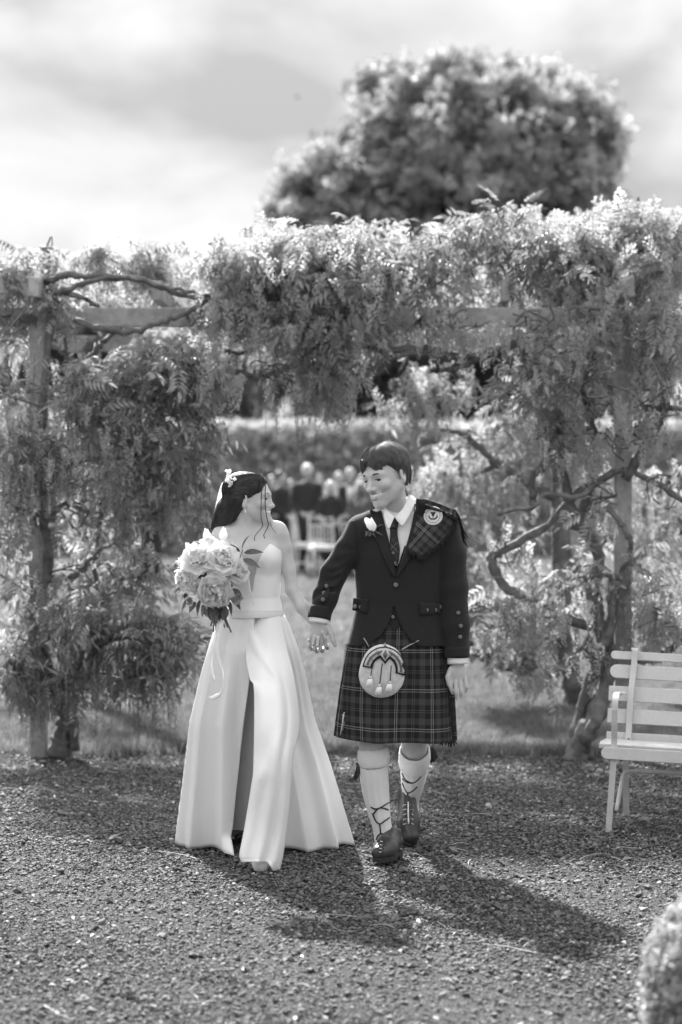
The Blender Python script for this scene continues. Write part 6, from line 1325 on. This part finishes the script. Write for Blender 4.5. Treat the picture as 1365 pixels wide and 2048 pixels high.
for z in (.785, .708, .602, .496, .392):
    for x in (.05, LEN - .05): q = BW((x, .44 + (z - .39) * .22 - .030, z)); b = MB(); b.tube([q + (0, .012, 0), q, q - (0, .003, 0)], [.006, .006, .003], 8); b.build('bolt', m_bolt, bn)
b = MB(); b.tube(BW(np.array([(.10, .17, .275), (.7, .17, .28), (LEN - .10, .17, .275)])), .010, 8); b.build('stretcher', m_paint, bn)

# ================================================================== wedding guests and chairs across the lawn
m_gskin = mat('guest_skin', .36, .5); m_whair = mat('white_hair', .78, .6, bump=(60, .5, .01)); m_ghair = mat('grey_hair', .5, .6, bump=(60, .5, .01)); m_bhair = mat('brown_hair', .05, .5, bump=(60, .5, .01)); m_fair = mat('fair_hair', .62, .5, bump=(60, .5, .01))
m_suit = mat('guest_dark_suit', .028, .8, bump=(90, .4, .01)); m_suit2 = mat('guest_mid_suit', .10, .8, bump=(90, .4, .01)); m_dress = mat('guest_pale_dress', .55, .7, var=(20, .2), bump=(50, .5, .01)); m_wsh = mat('guest_shirt', .75, .7)
def guest(px, py_top, d, label, hair, suit, dress=False, long=False, shirt=None, yaw=0.0):
    zt = EYE - (py_top - HY) * d / F; H = zt; x = (px - CX) * d / F; base = np.array([x, d, 0.0]); s = H / 1.75
    o = empty('person', base, label, 'person', 'wedding guests on the lawn'); R = RZ(dg(yaw)); ax_ = [axis((base[k] - .42, base[k] + .42, .016)) for k in (0, 1)] + [axis((-.02, H + .06, .016))]
    f = Field(*ax_); f.frame(R, base, s)                                   # the body: head, neck, torso, arms, legs in one
    f.ell((0, -.01, 1.635), (.075, .092, .112), .02); f.ell((0, -.05, 1.60), (.055, .06, .075), .03); f.cone((0, -.09, 1.625), (0, -.112, 1.60), .012, .016, .015)
    for q in (-1, 1): f.ell((q * .075, .0, 1.62), (.012, .02, .032), .01)
    f.cone((0, .01, 1.55), (0, .01, 1.42), .052, .058, .03); f.cone((0, 0, 1.36), (0, 0, .95), .12, .11, .05)
    for q in (-1, 1):
        f.chain([(q * .16, 0, 1.38, .05), (q * .21, .0, 1.10, .042), (q * .10, -.14, .98, .034), (q * .03, -.19, .95, .03)], .03, .02); f.ell((q * .025, -.20, .95), (.045, .035, .04), .02)
        f.chain([(q * .09, 0, .95, .085), (q * .10, 0, .5, .055), (q * .10, .01, .08, .04), (q * .11, -.12, .04, .035)], .03, .02)
    ob('body', f.mesh('body', m_gskin), o)
    f = Field(*ax_); f.frame(R, base, s)
    if dress:
        f.cone((0, 0, 1.37), (0, 0, 1.08), .135, .115, .05); f.cone((0, 0, 1.08), (0, .0, .50), .125, .24, .08)
        for q in (-1, 1): f.chain([(q * .15, 0, 1.385, .064), (q * .20, .0, 1.16, .058)], .03, .02)
    else:
        f.cone((0, .0, 1.34), (0, 0, .86), .152, .150, .06); f.cone((-.13, .0, 1.40), (.13, .0, 1.40), .066, .066, .05)
        for q in (-1, 1): f.chain([(q * .17, 0, 1.385, .070), (q * .225, .0, 1.11, .062), (q * .12, -.13, .985, .052)], .03, .02); f.chain([(q * .085, 0, .90, .10), (q * .10, 0, .5, .080), (q * .105, .01, .09, .070)], .04, .03)
    f.noise(.006, 30, int(px)); ob('dress' if dress else 'suit', f.mesh('dress' if dress else 'suit', suit), o)
    f = Field(*ax_); f.frame(R, base, s); f.ell((0, .012, 1.665), (.086, .100, .096), .02)
    if long:
        for q in (-1, 1): f.chain([(q * .07, .02, 1.66, .045), (q * .085, .02, 1.52, .050), (q * .075, .0, 1.42, .035)], .03, .02)
    f.ell((0, -.10, 1.60), (.066, .075, .105), .02, 'sub'); f.noise(.006, 60, 3); ob('hair', f.mesh('hair', hair), o)
    if shirt:
        b = MB(); V_ = np.array([(-.05, -.155, 1.44), (.05, -.155, 1.44), (.035, -.165, 1.2), (0, -.168, 1.1), (-.035, -.165, 1.2)]) * s @ R.T + base; b.add(V_, [(0, 1, 2, 3, 4)]); q = b.build('shirt_front', shirt, o); solid(q, .01)
    if not dress:
        for q in (-1, 1): b = MB(); b.tube([(np.array(v) * s) @ R.T + base for v in ((q * .105, .06, .03), (q * .11, -.05, .045), (q * .115, -.15, .03))], [.04, .045, .03], 8); b.build('shoe', m_suit, o)
    return o
guest(615, 928, 37.3, 'white-haired man in a dark suit standing with hands clasped by the chairs', m_whair, m_suit)
guest(662, 962, 36.6, 'shorter woman with fair shoulder-length hair in a dark dress behind the chair', m_fair, m_suit, True, True)
guest(700, 936, 38.2, 'grey-haired man in a dark suit with a pale shirt front', m_ghair, m_suit, shirt=m_wsh)
guest(562, 942, 38.5, 'dark-haired man in a dark suit half hidden behind the bride', m_bhair, m_suit, yaw=60)
guest(583, 960, 38.8, 'woman in a pale dress between two dark suits', m_bhair, m_dress, True, True)
guest(640, 950, 39.5, 'brown-haired man in a mid-grey suit at the back of the group', m_bhair, m_suit2)
guest(678, 945, 39.8, 'grey-haired woman in a pale dress at the back of the group', m_ghair, m_dress, True)
guest(726, 950, 37.0, 'dark-haired man in a mid-grey suit beside the flower stand', m_bhair, m_suit2, shirt=m_wsh)
guest(545, 952, 39.2, 'dark-haired woman in a dark dress at the edge of the group', m_bhair, m_suit, True, True)
guest(303, 968, 36.0, 'man in a dark suit seen through the wisteria leaves on the left', m_bhair, m_suit)

m_chair = mat('limewash_chair', .56, .5, var=(12, .1)); m_cush = mat('ivory_cushion', .74, .8)
def chair(px, py, label, yaw):
    c = G(px, py); o = empty('chiavari_chair', c, label, 'chair', 'wedding chairs on the lawn'); R = RZ(dg(yaw)); w = lambda p: np.asarray(p, float) @ R.T + c
    for sx in (-1, 1):
        tube_obj('leg', [w((sx * .19, -.19, 0)), w((sx * .185, -.185, .44))], [.014, .017], m_chair, o, 8)
        tube_obj('back_leg', crom([w((sx * .19, .22, 0)), w((sx * .185, .19, .44)), w((sx * .18, .24, .92))], 8), [.014, .016, .017, .017, .017, .016, .015, .013], m_chair, o, 8)
        tube_obj('stretcher', [w((sx * .19, -.19, .2)), w((sx * .19, .2, .2))], .009, m_chair, o, 6)
    for y, z in ((-.19, .17), (.205, .17), (-.19, .25)): tube_obj('stretcher', [w((-.19, y, z)), w((.19, y, z))], .009, m_chair, o, 6)
    for z, y in ((.90, .238), (.80, .23), (.56, .205)): tube_obj('back_rail', [w((-.18, y, z)), w((.18, y, z))], .012, m_chair, o, 6)
    for k in range(6): x = -.135 + .054 * k; tube_obj('spindle', [w((x, .205, .56)), w((x, .232, .80))], .009, m_chair, o, 6)
    b = MB(); b.box((0, 0, .445), (.41, .40, .03), None, .008); q = b.build('seat', m_chair, None); q.data.transform(Matrix.LocRotScale(Vector(c), Matrix(R.tolist()).to_quaternion(), None)); q.parent = o; q.matrix_parent_inverse = Matrix.Translation(-Vector(c))
    b = MB(); b.box((0, 0, .487), (.40, .39, .05), None, .02); q = b.build('cushion', m_cush, None); q.data.transform(Matrix.LocRotScale(Vector(c), Matrix(R.tolist()).to_quaternion(), None)); q.parent = o; q.matrix_parent_inverse = Matrix.Translation(-Vector(c))
chair(648, 1158, 'pale spindle-back wedding chair with ivory cushion facing the aisle', 12)
chair(618, 1152, 'pale spindle-back wedding chair turned side-on behind the bride', 80)
chair(688, 1150, 'pale spindle-back wedding chair partly hidden behind the groom', 5)
chair(285, 1150, 'pale spindle-back wedding chair seen through the wisteria leaves', -10)
m_wfl = mat('arrangement_bloom', .80, .6, trans=.3, rnd=.15)
fl_p = [proto('bloom', mesh('bloom', *petals(12, .05, 500 + i, .9, (0, -.6, .8)), m_wfl)) for i in range(3)]; lf_p = [proto('leaf_clump', clump_mesh('leaf_clump', 700 + i, 14, .10, .05, m_shr)) for i in range(2)]
def arrangement(c, r, label, stand=True):
    o = empty('flower_arrangement', (c[0], c[1], 0), label, 'flowers', 'flower arrangements by the chairs')
    if stand: tube_obj('stand', [(c[0], c[1], 0), (c[0], c[1], .04), (c[0], c[1], .05), (c[0], c[1], max(.1, c[2] - .05))], [.14, .13, .025, .03], m_chair, o, 12)
    n = 90; u = rpt(n); u /= np.linalg.norm(u, axis=1)[:, None]; p = np.asarray(c) + u * r * RNG.uniform(.7, 1.05, n)[:, None]; p[:, 2] = np.maximum(p[:, 2], .05)
    scatter('blooms', p[:50], RNG.uniform(-.6, .6, (50, 3)), RNG.uniform(.7, 1.3, 50), fl_p, o); scatter('greenery', p[50:], RNG.uniform(0, 6, (n - 50, 3)), RNG.uniform(.7, 1.3, n - 50), lf_p, o)
arrangement(P(738, 988, 35.5), .24, 'tall stand of pale flowers beside the groom\'s shoulder')
arrangement(P(706, 1150, 36.0), .20, 'low pale flower arrangement on the grass by the chairs', False)
arrangement(P(657, 1080, 36.6), .12, 'small pale posy tied to the back of a wedding chair', False)

# ================================================================== litter on the gravel and a bird
m_straw = mat('dry_stem', .40, .7, rnd=.35)
for i in range(64):
    py = random.choice([random.uniform(1530, 1760), random.uniform(1560, 2040)]); px = random.uniform(10, 1355); c = G(px, py); a = random.gauss(0, .7) + (3.14 if random.random() < .5 else 0); L = random.uniform(.05, .20) * (1 if i % 4 else 1.5); cv = random.gauss(0, .5)
    pts = [c + np.array([math.cos(a + cv * t) * L * t, math.sin(a + cv * t) * L * t, .012 + .008 * math.sin(t * 3 + i)]) for t in np.linspace(-.5, .5, 8)]
    o = tube_obj('dry_stem', pts, np.linspace(.0020, .0010, 8), m_straw, None, 5); d0 = c[1]; wh = 'beside the bench leg' if px > 1080 and d0 > 9.6 else 'at the grass edge under the pergola' if d0 > 12.3 else 'near the round box shrub' if px > 950 and d0 < 8.3 else 'by the groom\'s shoes' if 690 < px < 950 and d0 > 9.4 else 'by the hem of the wedding dress' if 300 < px < 720 and d0 > 9.4 else 'near the left wisteria trunk' if px < 330 and d0 > 10 else 'in the couple\'s shadow' if px > 560 else 'on the open sunlit gravel'
    tag(o, '%s %s dry flower stem lying %s' % ('long' if L > .17 else 'short' if L < .10 else 'thin', 'curved' if abs(cv) > .45 else 'straight', wh), 'stem', 'dry stems on the gravel')
m_fp = mat('fallen_petal', .45, .6, rnd=.45, trans=.2); fpp = []
for i in range(3): v_, f_ = leafshape(.016 + .005 * i, .005, -.4 + .4 * i, 4); fpp.append(proto('petal', mesh('petal', v_, f_, m_fp)))
n_ = 900; yy = np.sqrt(RNG.uniform(7 ** 2, 14.3 ** 2, n_)); xx = RNG.uniform(-1, 1, n_) * (yy * .158 + .5); kk = snoise(xx, yy, 0 * xx, 2.2, 8) + RNG.normal(size=n_) * .25 > .05; xx, yy = xx[kk], yy[kk]; n_ = len(xx)
scatter('fallen_petals', np.stack([xx, yy, RNG.uniform(.008, .013, n_)], 1), np.stack([RNG.normal(size=n_) * .4, RNG.normal(size=n_) * .3, RNG.uniform(0, 6.28, n_)], 1), RNG.uniform(.6, 1.3, n_), fpp)
v_, f_ = leafshape(.065, .018, -.5); o = ob('fallen_leaf', mesh('fallen_leaf', orient(v_, G(215, 1688) + (0, 0, .022), (1, -.2, .0), .5), f_, m_gleaf)); solid(o, .001); tag(o, 'dark curled dead leaf lying on the gravel left of the bride', 'leaf')
b = MB(); bc0 = P(595, 195, 120); b.tube([bc0 + (-.10, 0, .0), bc0 + (-.04, 0, .012), bc0 + (.04, 0, .012), bc0 + (.11, 0, -.01)], [.01, .035, .03, .008], 8); q = b.build('body', m_suit); bird = empty('bird', bc0, 'tiny dark bird flying against the pale clouds', 'bird'); q.parent = bird; q.matrix_parent_inverse = Matrix.Translation(-Vector(bird.location))
for s in (-1, 1):
    V_ = [bc0 + (-.05, 0, .01), bc0 + (.04, 0, .01), bc0 + (.0, s * .16, .09), bc0 + (-.06, s * .20, .06)]; q = ob('wing', mesh('wing', V_, [(0, 1, 2, 3)], m_suit), bird); solid(q, .008)

# ------------------------------------------------------------------ labels of the setting
for nm, lb, ct in (('lawn', 'wide mown lawn stretching back to the hedge', 'lawn'), ('gravel_path', 'gravel path running across in front of the pergola', 'path'), ('gravel', 'small dark grey stone chips covering the path', 'gravel'), ('grass', 'short grass blades growing on the lawn', 'grass'), ('fallen_petals', 'scattered pale fallen petals on the gravel', 'petals')):
    if nm in bpy.data.objects: tag(bpy.data.objects[nm], lb, ct)
